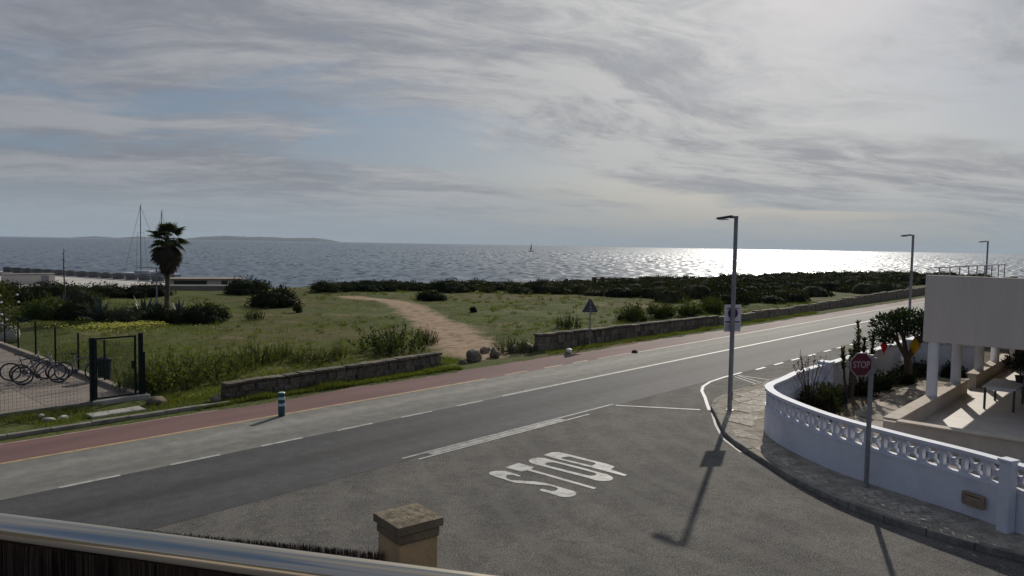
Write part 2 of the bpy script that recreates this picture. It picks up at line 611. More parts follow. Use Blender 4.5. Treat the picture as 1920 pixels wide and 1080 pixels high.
m_grass_lush = M('lush_grass_blade', (0.118, 0.13, 0.03), (0.082, 0.092, 0.026), scale=0.5, rough=0.6, spec=0.2, trans=0.4, geo=True)
m_flower = M('yellow_flower', (0.5, 0.46, 0.05), (0.4, 0.4, 0.09), scale=2, rough=0.7, trans=0.3)
m_whiteflower = M('white_flower', (0.75, 0.73, 0.68), (0.65, 0.62, 0.58), rough=0.7)
m_agave = M('agave_leaf', (0.085, 0.105, 0.085), (0.06, 0.075, 0.06), scale=3, rough=0.5, spec=0.35)
m_palm_g = M('palm_frond', (0.055, 0.07, 0.028), (0.035, 0.046, 0.02), scale=2, rough=0.5, spec=0.3, trans=0.2, rnd=0.2)
m_palm_d = M('dead_frond', (0.105, 0.08, 0.06), (0.065, 0.052, 0.042), scale=2, rough=0.85, spec=0.1, trans=0.12, rnd=0.3)
m_twig = M('heather_twig', (0.085, 0.062, 0.052), (0.02, 0.014, 0.013), scale=30, rough=0.85, spec=0.12, stretch=(1, 1, 0.15))
m_pillar = M('pillar_render', (0.4, 0.295, 0.17), (0.32, 0.24, 0.145), scale=4, rough=0.9, spec=0.1, fine=0.1, bump=0.4, bscale=40)
m_boat_white = M('hull_white', (0.5, 0.5, 0.51), (0.42, 0.42, 0.43), rough=0.4)
m_mast = M('mast_aluminium', (0.2, 0.21, 0.22), (0.16, 0.17, 0.18), rough=0.5, metal=0.2)
m_sail = M('sail_cloth', (0.35, 0.37, 0.4), (0.3, 0.32, 0.35), rough=0.8, trans=0.2)
m_bw = M('breakwater_concrete', (0.16, 0.155, 0.15), (0.11, 0.108, 0.105), scale=0.5, rough=0.9)
m_quay = M('quay_concrete', (0.5, 0.47, 0.42), (0.4, 0.375, 0.335), scale=0.15, rough=0.75, spec=0.3)
m_tan = M('tan_wall', (0.3, 0.25, 0.195), (0.24, 0.2, 0.155), scale=0.6, rough=0.9)
m_rock_isle = M('island_rock', (0.05, 0.052, 0.05), (0.035, 0.038, 0.036), scale=0.004, rough=0.95)
m_wood = M('weathered_wood', (0.1, 0.08, 0.06), (0.07, 0.056, 0.045), scale=5, rough=0.9, stretch=(1, 1, 0.2))
m_rubber = M('tyre_rubber', (0.015, 0.015, 0.016), (0.012, 0.012, 0.012), rough=0.7)
m_chrome = M('bike_metal', (0.3, 0.3, 0.32), (0.25, 0.25, 0.27), rough=0.35, metal=0.7)
m_bikegrey = M('bike_paint_grey', (0.2, 0.2, 0.23), (0.17, 0.17, 0.2), rough=0.4)
m_bikedark = M('bike_paint_dark', (0.03, 0.032, 0.04), (0.025, 0.026, 0.03), rough=0.4)
m_bikeblue = M('bike_paint_blue', (0.045, 0.06, 0.1), (0.035, 0.05, 0.085), rough=0.4)
m_black = M('black_plastic', (0.02, 0.02, 0.02), (0.015, 0.015, 0.015), rough=0.6)
m_redplastic = M('red_plastic', (0.5, 0.012, 0.03), (0.45, 0.012, 0.028), rough=0.5, trans=0.35)
m_yelplastic = M('yellow_plastic', (0.55, 0.33, 0.012), (0.5, 0.3, 0.012), rough=0.5, trans=0.35)
m_tabletop = M('table_white', (0.68, 0.68, 0.68), (0.6, 0.6, 0.6), rough=0.5)
m_hatch = M('rusty_hatch', (0.34, 0.25, 0.175), (0.25, 0.185, 0.135), scale=6, rough=0.8)
m_litter = M('litter_white', (0.7, 0.7, 0.68), (0.6, 0.6, 0.58), rough=0.6)
m_dark_in = M('dark_interior', (0.05, 0.045, 0.04), (0.04, 0.036, 0.032), rough=0.8)
m_glass = M('window_glass', (0.02, 0.024, 0.03), (0.018, 0.022, 0.028), rough=0.08, spec=0.6)
m_concrete = M('concrete_slab', (0.42, 0.4, 0.36), (0.32, 0.3, 0.27), scale=3, rough=0.85, fine=0.15, bump=0.3)
m_soil = M('garden_soil', (0.15, 0.12, 0.085), (0.09, 0.075, 0.055), scale=1.5, rough=0.95, spec=0.05, fine=0.3, fscale=20, bump=0.8, bscale=15)


def paver_mat():
    m = m_paver
    m.use_nodes = True
    nt = m.node_tree
    b = nt.nodes['Principled BSDF']
    tc = nt.nodes.new('ShaderNodeTexCoord')
    br = nt.nodes.new('ShaderNodeTexBrick')
    br.inputs['Scale'].default_value = 4.0
    br.inputs['Color1'].default_value = (0.3, 0.24, 0.19, 1)
    br.inputs['Color2'].default_value = (0.23, 0.185, 0.15, 1)
    br.inputs['Mortar'].default_value = (0.12, 0.1, 0.08, 1)
    br.inputs['Mortar Size'].default_value = 0.03
    nt.links.new(tc.outputs['Object'], br.inputs[0])
    nz = nt.nodes.new('ShaderNodeTexNoise')
    nz.inputs['Scale'].default_value = 0.6
    nz.inputs['Detail'].default_value = 5
    nt.links.new(tc.outputs['Object'], nz.inputs[0])
    mr = nt.nodes.new('ShaderNodeMapRange')
    mr.inputs[1].default_value, mr.inputs[2].default_value, mr.inputs[3].default_value, mr.inputs[4].default_value = 0.3, 0.7, 0.75, 1.15
    nt.links.new(nz.outputs[0], mr.inputs[0])
    mx = nt.nodes.new('ShaderNodeMix')
    mx.data_type = 'RGBA'
    mx.blend_type = 'MULTIPLY'
    mx.inputs[0].default_value = 1
    nt.links.new(br.outputs[0], mx.inputs[6])
    nt.links.new(mr.outputs[0], mx.inputs[7])
    nt.links.new(mx.outputs[2], b.inputs['Base Color'])
    b.inputs['Roughness'].default_value = 0.8


paver_mat()

# ------------------------------------------------------------------ terrain
PATH = [gp(890, 664), gp(866, 642), gp(828, 615), gp(795, 596), gp(772, 582), gp(745, 570), gp(700, 563), gp(655, 559.5)]
PATHW = [1.7, 1.6, 1.55, 1.45, 1.4, 1.4, 1.3, 1.1]
PATH2 = [gp(640, 558), gp(560, 556), gp(430, 552)]
COAST = 73.0


def fbm(x, y, s=1.0, o=0.0):
    return mnoise.fractal((x * s + o, y * s - o, o), 1.0, 2.0, 4)


def path_dist(x, y):
    best = 9
    p = Vector((x, y))
    for i in range(len(PATH) - 1):
        a, b = PATH[i].xy, PATH[i + 1].xy
        d = b - a
        t = max(0, min(1, (p - a).dot(d) / d.length_squared))
        w = PATHW[i] * (1 - t) + PATHW[i + 1] * t
        best = min(best, (p - a - d * t).length / w)
    return best


def height(u, n):
    cst = COAST + 6 * smooth(50, 72, u) + 2.5 * fbm(u, 0, 0.05, 7.7) - 0.75 * max(0, u - 112)
    if n < 21.95:
        return -0.06 - (4.6 * smooth(cst, cst + 7, n) if u > 112 else 0)
    z = 0.02 + 0.05 * smooth(21.95, 22.4, n) + 0.06 * smooth(23.5, 27, n)
    z += 0.14 * fbm(u, n, 0.12, 3.1) * smooth(24, 30, n) + 0.03 * fbm(u, n, 0.9, 1.1)
    if 20.9 < u < 27.4:          # the track comes out to the road here
        z *= 1 - 0.7 * smooth(27, 23, n)
    if u < 11.5:
        k = smooth(11.5, 10.6, u) * smooth(22.2, 23.2, n)
        z = z * (1 - k) + 0.02 * k
    z -= 1.0 * smooth(46, 70, n) * smooth(50, 72, u)
    c = COAST + 6 * smooth(50, 72, u) + 2.5 * fbm(u, 0, 0.05, 7.7) - 0.75 * max(0, u - 112)
    if u > 45:
        z -= 4.6 * smooth(c, c + 7, n)
    elif u < 38:
        z -= 1.55 * smooth(74, 92, n) + 4 * smooth(150, 158, n)
    else:
        k = smooth(38, 45, u)
        z -= (4.6 * smooth(c, c + 7, n)) * k + (1.55 * smooth(74, 92, n) + 4 * smooth(150, 158, n)) * (1 - k)
    return z


def axis(segs):
    out = []
    for a, b, st in segs:
        k = max(1, round((b - a) / st))
        out += [a + (b - a) * i / k for i in range(k)]
    out.append(segs[-1][1])
    return out


us = axis([(-900, -100, 100), (-100, -30, 10), (-30, 0, 2), (0, 56, 0.45), (56, 140, 1.2), (140, 300, 10), (300, 1500, 200)])
ns = axis([(-600, -60, 60), (-60, 21, 9), (21, 21.95, 0.95), (21.95, 24, 0.35), (24, 56, 0.5), (56, 84, 0.8), (84, 165, 4)])
gv, gf, gpath = [], [], []
for n_ in ns:
    for u_ in us:
        gv.append((u_, n_, height(u_, n_)))
        w = W(u_, n_)
        gpath.append(path_dist(w.x, w.y) if 0 < u_ < 60 and 21 < n_ < 62 else 9)
nu = len(us)
for j in range(len(ns) - 1):
    for i in range(nu - 1):
        gf.append((j * nu + i, j * nu + i + 1, (j + 1) * nu + i + 1, (j + 1) * nu + i))
gme = bpy.data.meshes.new('ground')
gme.from_pydata(gv, [], gf)
at = gme.attributes.new('track', 'FLOAT', 'POINT')
at.data.foreach_set('value', gpath)


def ground_extra(c, k):
    N, L, mix, rmp, noise = k['N'], k['L'], k['mix'], k['rmp'], k['noise']
    # dry, brownish stretches and pale bare earth
    dry = rmp(noise(0.09, 5), 0.47, 0.62, 0.0, 0.75)
    c = mix(dry, c, (0.105, 0.088, 0.042))
    bare = rmp(noise(0.3, 6, 0.6), 0.56, 0.7, 0.0, 0.75)
    dk = rmp(noise(0.8, 6, 0.3), 0.54, 0.66, 0.0, 0.6)
    c = mix(dk, c, (0.036, 0.042, 0.016))
    c = mix(bare, c, (0.2, 0.15, 0.1))
    a = N('ShaderNodeAttribute', attribute_name='track')
    ad = N('ShaderNodeMath', operation='MULTIPLY_ADD')
    L(noise(1.3, 6, 0.5), ad.inputs[0])
    ad.inputs[1].default_value = 2.2
    L(a.outputs['Fac'], ad.inputs[2])
    tr = rmp(ad.outputs[0], 1.6, 2.4, 1.0, 0.0)
    earth = mix(rmp(noise(2.2, 6), 0.35, 0.68), (0.36, 0.26, 0.175), (0.25, 0.18, 0.12))
    # a grassy strip between the wheel ruts
    mid = rmp(a.outputs['Fac'], 0.0, 0.3, 1.0, 0.0)
    tuft = rmp(noise(1.6, 5), 0.5, 0.62, 0.0, 0.8)
    mm = N('ShaderNodeMath', operation='MULTIPLY')
    L(mid, mm.inputs[0])
    L(tuft, mm.inputs[1])
    earth = mix(mm.outputs[0], earth, (0.11, 0.1, 0.05))
    return mix(tr, c, earth)


m_ground = M('meadow_ground', (0.092, 0.106, 0.032), (0.066, 0.08, 0.025), scale=0.35, rough=0.95, spec=0.05, fine=0.35, fscale=9, bump=1.0, bscale=5, stretch=(0.7, 1, 1), extra=ground_extra)
ground = place('ground', gme, m_ground, None, True, True)
kind(ground, 'structure')

# sea
def sea_mat():
    m = bpy.data.materials.new('sea_water')
    m.use_nodes = True
    nt = m.node_tree
    L = nt.links.new
    b = nt.nodes['Principled BSDF']
    b.inputs['Base Color'].default_value = (0.065, 0.1, 0.138, 1)
    b.inputs['Roughness'].default_value = 0.29
    b.inputs['IOR'].default_value = 1.33
    return m


def build_sea():
    """open water: a fan of small waves out to the horizon, flat sheets to the sides"""
    rs = np.random.RandomState(3)
    NR, NA = 420, 1000
    rad = 70.0 * np.exp(np.linspace(0, 1, NR) * math.log(11900 / 70.0))
    ang = np.radians(np.linspace(49, 131, NA))
    Rr, Aa = np.meshgrid(rad, ang, indexing='ij')
    X, Y = Rr * np.cos(Aa), Rr * np.sin(Aa)
    Zh, Sx, Sy = np.zeros_like(X), np.zeros_like(X), np.zeros_like(X)
    nw = 70
    for i in range(nw):
        lam = 1.4 * (10 / 1.4) ** rs.rand()
        th = math.radians(250) + rs.normal(0, 0.65)
        k = 2 * math.pi / lam
        slope = 0.033 * (lam / 8) ** -0.15
        amp = slope / k
        ph = rs.rand() * 6.283
        # groups of waves come and go
        q = k * (X * math.cos(th) + Y * math.sin(th)) + ph + 1.5 * np.sin(X * 0.013 * (1 + i % 3) + i) + 1.5 * np.sin(Y * 0.006 + 1.7 * i)
        Zh += amp * np.sin(q)
        c = slope * np.cos(q)
        Sx += c * math.cos(th)
        Sy += c * math.sin(th)
    gust = 0.75 + 0.45 * np.sin(X * 0.004 + 1.3 * np.sin(Y * 0.0021)) * np.sin(Y * 0.0033 + X * 0.0012)
    Sx *= gust
    Sy *= gust
    fade = np.clip(1200 / Rr, 0, 1)
    co = np.stack([X, Y, -3 + Zh * fade], -1).reshape(-1, 3)
    nr = np.stack([-Sx, -Sy, np.ones_like(Sx)], -1).reshape(-1, 3)
    nr /= np.linalg.norm(nr, axis=1)[:, None]
    idx = np.arange(NR * NA).reshape(NR, NA)
    fq = np.stack([idx[:-1, 1:], idx[:-1, :-1], idx[1:, :-1], idx[1:, 1:]], -1).reshape(-1, 4)
    me = bpy.data.meshes.new('sea')
    base = len(co)
    extra = np.array([[11900 * math.cos(ang[0]), 11900 * math.sin(ang[0]), -3], [70 * math.cos(ang[0]), 70 * math.sin(ang[0]), -3], [300, -600, -3], [11900, -600, -3],
                      [11900 * math.cos(ang[-1]), 11900 * math.sin(ang[-1]), -3], [70 * math.cos(ang[-1]), 70 * math.sin(ang[-1]), -3], [-300, 30, -3], [-11900, 30, -3]])
    co = np.vstack([co, extra])
    nr = np.vstack([nr, np.tile([0, 0, 1.0], (8, 1))])
    ex = np.array([[base, base + 1, base + 2, base + 3], [base + 4, base + 7, base + 6, base + 5]])
    ex[0] = ex[0][::-1]
    fq = np.vstack([fq, ex])
    me.vertices.add(len(co))
    me.vertices.foreach_set('co', co.ravel())
    me.loops.add(fq.size)
    me.loops.foreach_set('vertex_index', fq.ravel().astype(np.int32))
    me.polygons.add(len(fq))
    me.polygons.foreach_set('loop_start', np.arange(0, fq.size, 4, dtype=np.int32))
    me.polygons.foreach_set('use_smooth', np.ones(len(fq), bool))
    me.update()
    me.validate()
    me.normals_split_custom_set_from_vertices(nr.tolist())
    return place('sea', me, sea_mat())


sea = build_sea()
kind(sea, 'structure')

# ------------------------------------------------------------------ roads (sheets in the road frame)
def sheet(name, loops, z, mat, parent=None):
    return MB().sheet(loops, z).build(name, mat, parent, road=parent is None)


def rect(u0, u1, n0, n1):
    return [(u0, n0), (u1, n0), (u1, n1), (u0, n1)]


U0, U1 = -140, 176
side_street = sheet('side_street', [rect(U0, U1, -60, 13.62)], -0.004, m_asph_side)
kind(side_street, 'structure')
near_lane = sheet('near_lane', [[(U0, 13.55), (5.8, 13.5), (11.6, 13.62), (22, 13.62), (60, 13.6), (U1, 13.6), (U1, 17.1), (U0, 17.1)]], 0.0, m_asph_new)
kind(near_lane, 'structure')
far_lane = sheet('far_lane', [rect(U0, U1, 17.1, 19.86)], 0.0, m_asph_far)
kind(far_lane, 'structure')
rng = random.Random(4)
edge = []
u = U1
while u > U0:
    edge.append((u, 22.02 + (0.16 * fbm(u, 0, 0.5, 2.2) if -5 < u < 110 else 0)))
    u -= 0.35 if -5 < u < 110 else 20
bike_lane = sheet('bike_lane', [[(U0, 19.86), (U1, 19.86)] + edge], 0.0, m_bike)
kind(bike_lane, 'structure')


def strip(u0, u1, n, w, z, mat, name, parent):
    return sheet(name, [rect(u0, u1, n - w / 2, n + w / 2)], z, mat, parent)


# dashed centre line: dashes every 2.28 m up to the junction, then solid
uu = 18.75 - 2.28 * 13
for k in range(13):
    strip(uu, uu + 1.2, 17.12, 0.11, 0.004, m_white_line, 'centre_dash', near_lane)
    uu += 2.28
strip(18.7, 175, 17.2, 0.13, 0.004, m_white_line, 'centre_line', near_lane)
# yellow edge of the cycle lane
strip(U0, 20.65, 19.86, 0.13, 0.004, m_yellow_line, 'edge_line', bike_lane)
for a, b in ((21.85, 23.2), (24.3, 25.5), (26.3, 27.4)):
    strip(a, b, 19.96, 0.11, 0.004, m_yellow_line, 'edge_dash', bike_lane)
strip(28.2, 31.2, 19.95, 0.08, 0.004, m_cream_line, 'edge_line', bike_lane)
strip(31.2, 175, 19.86, 0.1, 0.004, m_cream_line, 'edge_line', bike_lane)
strip(U0, 10.8, 21.72, 0.06, 0.004, m_cream_line, 'edge_line', bike_lane)
# stop line (two worn edges with a faint fill), give-way line, kerb sweep, parking dashes
strip(11.45, 20.4, 13.79, 0.09, 0.005, m_white_old, 'stop_line', near_lane)
strip(11.7, 18.6, 13.46, 0.07, 0.006, m_white_line, 'stop_line', near_lane)
strip(12.2, 17.5, 13.62, 0.2, 0.0045, m_white_old, 'stop_line', near_lane)


def ribbon(pts, w, z):
    pts = [Vector(p) for p in pts]
    l, r = [], []
    for i, p in enumerate(pts):
        d = (pts[min(i + 1, len(pts) - 1)] - pts[max(0, i - 1)]).normalized()
        q = Vector((-d.y, d.x)) * w / 2
        l.append(p + q)
        r.append(p - q)
    return [(p.x, p.y) for p in r + l[::-1]]


sheet('junction_line', [ribbon([(20.3, 13.62), (20.95, 12.6), (21.75, 11.35)], 0.14, 0)], 0.004, m_white_old, side_street)
sheet('kerb_sweep_line', [ribbon([(21.9, 11.1), (22.7, 11.6), (23.7, 12.2), (24.7, 12.85), (25.5, 13.22), (26.6, 13.5), (28.0, 13.6), (29.6, 13.6)], 0.11, 0)], 0.0055, m_white_line, side_street)
for a in (30.78, 32.74, 34.68, 36.8, 38.95, 40.85, 42.9, 45.0, 47.1, 49.2, 51.3, 53.4):
    strip(a, a + 0.96, 13.5, 0.13, 0.0055, m_white_line, 'parking_dash', side_street)
sheet('bay_line', [ribbon([(28.85, 13.45), (28.8, 11.95)], 0.08, 0)], 0.004, m_white_old, side_street)
for k in range(2):
    sheet('hatch_line', [ribbon([(28.75 - k * 0.3, 13.35), (27.9 - k * 0.45, 11.95)], 0.06, 0)], 0.004, m_white_old, side_street)


kp = [UN(p) for p in ((6.38, 23.3), (6.06, 21.7), (5.84, 20.15), (5.92, 18.8))]
sheet('kerb_edge_paint', [ribbon(kp, 0.07, 0)], 0.0045, m_white_old, side_street)


def Z6(x, y, ox=880, oy=820):
    p = gp(ox + x / 6, oy + y / 6)
    return UN(p)


LET = {
    'letter_s': ([(218, 405), (240, 388), (300, 378), (400, 380), (470, 398), (580, 432), (560, 442), (500, 427), (430, 425), (412, 440), (418, 462), (470, 483), (600, 490), (740, 498), (870, 518), (960, 543), (1080, 578), (1180, 608), (1205, 628), (1195, 650), (1150, 668), (1080, 675), (1020, 668), (930, 637), (793, 600), (798, 584), (830, 583), (920, 606), (970, 602), (1000, 582), (985, 570), (900, 546), (840, 541), (700, 528), (520, 513), (450, 494), (380, 468), (300, 447), (230, 420)], None),
    'letter_t': ([(408, 340), (555, 288), (725, 340), (692, 360), (1432, 570), (1400, 584), (650, 372), (580, 387)], None),
    'letter_o': ([(668, 262), (690, 243), (760, 230), (850, 235), (920, 256), (1300, 350), (1450, 393), (1560, 420), (1615, 450), (1612, 475), (1570, 492), (1500, 494), (1420, 485), (1330, 457), (1000, 372), (830, 327), (720, 300), (680, 282)],
                 [(850, 300), (880, 285), (960, 284), (1060, 309), (1400, 398), (1430, 415), (1420, 430), (1360, 435), (1290, 420), (920, 328), (860, 312)]),
    'letter_p': ([(833, 200), (930, 168), (1010, 168), (1120, 193), (1560, 303), (1637, 330), (1590, 362), (1777, 424), (1745, 438), (1380, 342), (1000, 247)],
                 [(1030, 230), (1120, 217), (1420, 290), (1415, 305), (1375, 320), (1040, 241)]),
}
for nm, (o_, h_) in LET.items():
    loops = [[Z6(*p) for p in o_]] + ([[Z6(*p) for p in h_]] if h_ else [])
    sheet(nm, loops, 0.004, m_white_line, side_street)

# ------------------------------------------------------------------ right pavement, kerb
KERB = [(6.41, 23.12), (6.18, 21.69), (5.97, 20.13), (6.06, 18.8), (6.21, 17.63), (6.43, 16.22), (6.92, 14.72), (7.48, 13.74), (8.04, 13.0), (8.72, 12.34), (9.8, 11.4), (11.2, 10.3), (14, 8.1), (20, 3.4)]
kerb_un = [UN(p) for p in KERB]
main_kerb = [(24.6, 11.75), (23.2, 11.55), (22.2, 11.2)]
line = [(150, 11.75), (60, 11.75), (40, 11.75), (28, 11.78)] + main_kerb + kerb_un     # from the far end round the corner


def resample(pts, step):
    pts = [Vector(p) for p in pts]
    out = [pts[0]]
    acc = 0.0
    for a, b in zip(pts, pts[1:]):
        d = (b - a).length
        if d < 1e-6:
            continue
        while acc + d >= step:
            t = (step - acc) / d
            a = a + (b - a) * t
            out.append(a.copy())
            d = (b - a).length
            acc = 0.0
        acc += d
    out.append(pts[-1])
    return out


def catmull(pts, k=6):
    pts = [Vector(p) for p in pts]
    out = []
    for i in range(len(pts) - 1):
        p0, p1, p2, p3 = pts[max(i - 1, 0)], pts[i], pts[i + 1], pts[min(i + 2, len(pts) - 1)]
        for j in range(k):
            t = j / k
            out.append(0.5 * ((2 * p1) + (p2 - p0) * t + (2 * p0 - 5 * p1 + 4 * p2 - p3) * t * t + (3 * p1 - p0 - 3 * p2 + p3) * t ** 3))
    out.append(pts[-1])
    return out


corner = catmull([(28, 11.78)] + main_kerb + kerb_un, 6)
far_pts = [Vector((150, 11.75)), Vector((60, 11.75)), Vector((40, 11.75))]
inner_far = [(150, 5.0), (20, -30), (30, -12)]
pav_poly = [(p.x, p.y) for p in far_pts + corner] + [(34, -6), (150, 5)]
pavement = MB().sheet([pav_poly], 0.116).build('pavement', m_joint, None, road=True)
kind(pavement, 'structure')
kerb = thing('kerb', 'weathered stone kerb curving round the street corner', 'kerb')
cs = resample(corner, 0.8)
rk = random.Random(8)
for i in range(len(cs) - 1):
    a, b = cs[i], cs[i + 1]
    d = (b - a)
    if d.length < 0.1:
        continue
    d.normalize()
    nrm = Vector((-d.y, d.x))        # the street side lies to the right of travel
    a2, b2 = a + d * 0.006, b - d * 0.006
    q = [a2 - nrm * 0.02, b2 - nrm * 0.02, b2 + nrm * 0.13, a2 + nrm * 0.13]
    q = [(W(p.x, p.y).x, W(p.x, p.y).y) for p in q]
    area = sum(q[j][0] * q[(j + 1) % 4][1] - q[(j + 1) % 4][0] * q[j][1] for j in range(4))
    if area < 0:
        q = q[::-1]
    MB().prism(q, -0.05, 0.125 + rk.uniform(-0.012, 0.01)).build('kerbstone', m_kerb, kerb, bevel=0.015)
mk = MB()
for k in range(58):
    mk.box(28.02 + k * 2, 30.0 + k * 2, 11.63, 11.78, -0.05, 0.125)
mk.build('kerb_run', m_kerb, kerb, road=True)

# ------------------------------------------------------------------ flagstones from a Voronoi split
def clip(poly, p, nrm):
    out = []
    for i in range(len(poly)):
        a, b = poly[i], poly[(i + 1) % len(poly)]
        da, db = (a - p).dot(nrm), (b - p).dot(nrm)
        if da <= 0:
            out.append(a)
        if (da < 0 < db) or (db < 0 < da):
            out.append(a + (b - a) * (da / (da - db)))
    return out


def inside(p, poly):
    c = False
    j = len(poly) - 1
    for i in range(len(poly)):
        a, b = poly[i], poly[j]
        if (a[1] > p[1]) != (b[1] > p[1]) and p[0] < (b[0] - a[0]) * (p[1] - a[1]) / (b[1] - a[1]) + a[0]:
            c = not c
        j = i
    return c


def flags(region, step, z0, thick, mat, parent, seed, gapw=0.012, stretch=1.0, name='flagstone'):
    r = random.Random(seed)
    xs, ys = [p[0] for p in region], [p[1] for p in region]
    seeds = []
    x = min(xs) - step
    while x < max(xs) + step:
        y = min(ys) - step
        while y < max(ys) + step:
            seeds.append(Vector((x + r.uniform(-.42, .42) * step, y + r.uniform(-.42, .42) * step * stretch)))
            y += step * stretch
        x += step
    made = 0
    for s in seeds:
        poly = [s + Vector(q) * step * 2 for q in ((-1, -1), (1, -1), (1, 1), (-1, 1))]
        for t in seeds:
            if t is s or (t - s).length > step * 3:
                continue
            d = (t - s).normalized()
            poly = clip(poly, (s + t) / 2 - d * gapw, d)
            if len(poly) < 3:
                break
        if len(poly) < 3:
            continue
        n_in = sum(inside(p, region) for p in poly)
        if n_in < len(poly):
            if not inside(s, region):
                continue
            poly = [p if inside(p, region) else s + (p - s) * 0.45 for p in poly]
            if not all(inside(p, region) for p in poly):
                continue
        zz = z0 + thick + r.uniform(-0.006, 0.008)
        mb = MB()
        k = len(poly)
        cen = sum(poly, Vector((0, 0))) / k
        pts = []
        for zz_, sc in ((z0 - 0.02, 1.0), (zz - 0.012, 1.0), (zz, 0.95)):
            for p in poly:
                q = cen + (p - cen) * sc - s
                pts.append((q.x, q.y, zz_ - z0))
        fs_ = [tuple(range(2 * k, 3 * k))]
        for l in range(2):
            for i in range(k):
                j = (i + 1) % k
                fs_.append((l * k + i, l * k + j, (l + 1) * k + j, (l + 1) * k + i))
        mb.add(pts, fs_)
        o = mb.build(name, mat, parent)
        o.location = (s.x, s.y, z0)
        made += 1
    return made


WALLB = [(9.9, 12.0), (9.37, 13.3), (8.95, 14.3), (8.42, 15.25), (7.98, 16.1), (7.55, 17.1), (7.3, 18.1), (7.13, 19.2), (7.12, 20.1), (7.35, 21.0)]
wall_un = [UN(p) for p in WALLB] + [(21.9, 8.72), (23.2, 8.88), (24.4, 8.9), (25.55, 8.88)]
pav_region = [(p.x, p.y) for p in corner[:-24]]
pr_in = []
off_wall = catmull(wall_un, 3)
pav_reg_poly = [(31.0, 11.55), (28.0, 11.55), (24.6, 11.5), (23.2, 11.3), (22.4, 10.95)] + [(p[0] + 0.17, p[1] - 0.03) for p in kerb_un[:10]] + \
    [(16.15, 0.8), (15.75, 2.0), (16.4, 3.2), (16.85, 4.55), (17.3, 5.7), (18.2, 6.9), (19.2, 7.9), (20.2, 8.75), (21.7, 9.15), (25, 9.2), (31, 9.2)]
flags(pav_reg_poly, 0.78, 0.116, 0.014, m_flag, pavement, 3, 0.007)

# ------------------------------------------------------------------ garden wall with pierced blocks
gw = thing('garden_wall', 'white curved garden wall topped with pierced lattice blocks at the corner', 'wall', W(20, 6, 0.1))
base_inv = gw.location.copy()


def gadd(mb, name, mat, **k):
    mb.v = [(x - base_inv.x, y - base_inv.y, z - base_inv.z) for x, y, z in mb.v]
    return mb.build(name, mat, gw, **k)


wp = resample(catmull([W(*p).xy for p in wall_un], 8), 0.43)
if (wp[-1] - wp[-2]).length < 0.2:
    wp.pop(-2)
TOPZ, LATZ = 1.29, 0.84


def path_solid(pts, w, z0, z1):
    mb = MB()
    L_, R_ = [], []
    for i, p in enumerate(pts):
        d = (pts[min(i + 1, len(pts) - 1)] - pts[max(0, i - 1)]).normalized()
        q = Vector((-d.y, d.x)) * w / 2
        L_.append(p + q)
        R_.append(p - q)
    n = len(pts)
    vs_ = []
    for a, b in zip(L_, R_):
        vs_ += [(a.x, a.y, z0), (b.x, b.y, z0), (b.x, b.y, z1), (a.x, a.y, z1)]
    fs_ = [(0, 1, 2, 3), tuple((n - 1) * 4 + k for k in (3, 2, 1, 0))]
    for i in range(n - 1):
        for k in range(4):
            l = (k + 1) % 4
            fs_.append((i * 4 + k, (i + 1) * 4 + k, (i + 1) * 4 + l, i * 4 + l))
    mb.add(vs_, fs_)
    bmn = mb
    return bmn


gadd(path_solid(wp, 0.17, 0.02, LATZ), 'wall_body', m_white)
gadd(path_solid(wp, 0.2, LATZ, LATZ + 0.03), 'ledge', m_white)
gadd(path_solid(wp, 0.23, TOPZ, TOPZ + 0.07), 'cap', m_white)


def lattice_mesh(wd, ht):
    mb = MB()
    t = 0.035
    dpt = 0.12
    hw = wd / 2 - 0.002
    for x0, x1, z0, z1 in ((-hw, -hw + t, 0, ht), (hw - t, hw, 0, ht), (-hw + t, hw - t, 0, t), (-hw + t, hw - t, ht - t, ht)):
        mb.box(x0, x1, -dpt / 2, dpt / 2, z0, z1)
    c = Vector((0, 0, ht / 2))

    def stroke(p0, p1, w, dp=0.1):
        mb.bar(p0, p1, dp, w, Vector((0, 1, 0)).cross(p1 - p0))
    hx, hz = wd / 2 - t, ht / 2 - t
    for sx in (-1, 1):
        for sz in (-1, 1):
            stroke(c, c + Vector((sx * hx, 0, sz * hz)), 0.036, 0.098 + 0.004 * sx + 0.002 * sz)          # the cross
    for ax, az, rr_ in ((1, 0, hz), (-1, 0, hz), (0, 1, hx), (0, -1, hx)):    # petals: arcs swinging in from each side
        cen = c + Vector((ax * hx, 0, az * hz))
        pts = []
        for i in range(9):
            a = math.atan2(-az, -ax) + (i / 8 - 0.5) * math.pi
            pts.append(cen + Vector((math.cos(a) * 0.135, 0, math.sin(a) * 0.135)))
        for j, (p0, p1) in enumerate(zip(pts, pts[1:])):
            stroke(p0, p1, 0.026, 0.076 + 0.003 * (j % 2) + 0.005 * abs(ax))
    ring = [c + Vector((math.cos(i * math.pi / 5), 0, math.sin(i * math.pi / 5))) * 0.062 for i in range(10)]
    for i in range(10):
        stroke(ring[i], ring[(i + 1) % 10], 0.022, 0.112 + 0.003 * (i % 2))
    return mb.mesh('lattice_block')


# pillar breaks the run of blocks where the photo shows one
pil_a = Vector((9.1, 13.4))
lat = lattice_mesh(0.43, TOPZ - LATZ - 0.03)
for i in range(len(wp) - 1):
    a, b = wp[i], wp[i + 1]
    d = b - a
    mid = (a + b) / 2
    if (mid - pil_a).length < 0.1:
        continue
    o = place('lattice_block', lat, m_white, gw, loc=(mid.x - base_inv.x, mid.y - base_inv.y, LATZ + 0.03 - base_inv.z), rot=(0, 0, math.atan2(d.y, d.x)), scale=(d.length / 0.43, 1, 1))


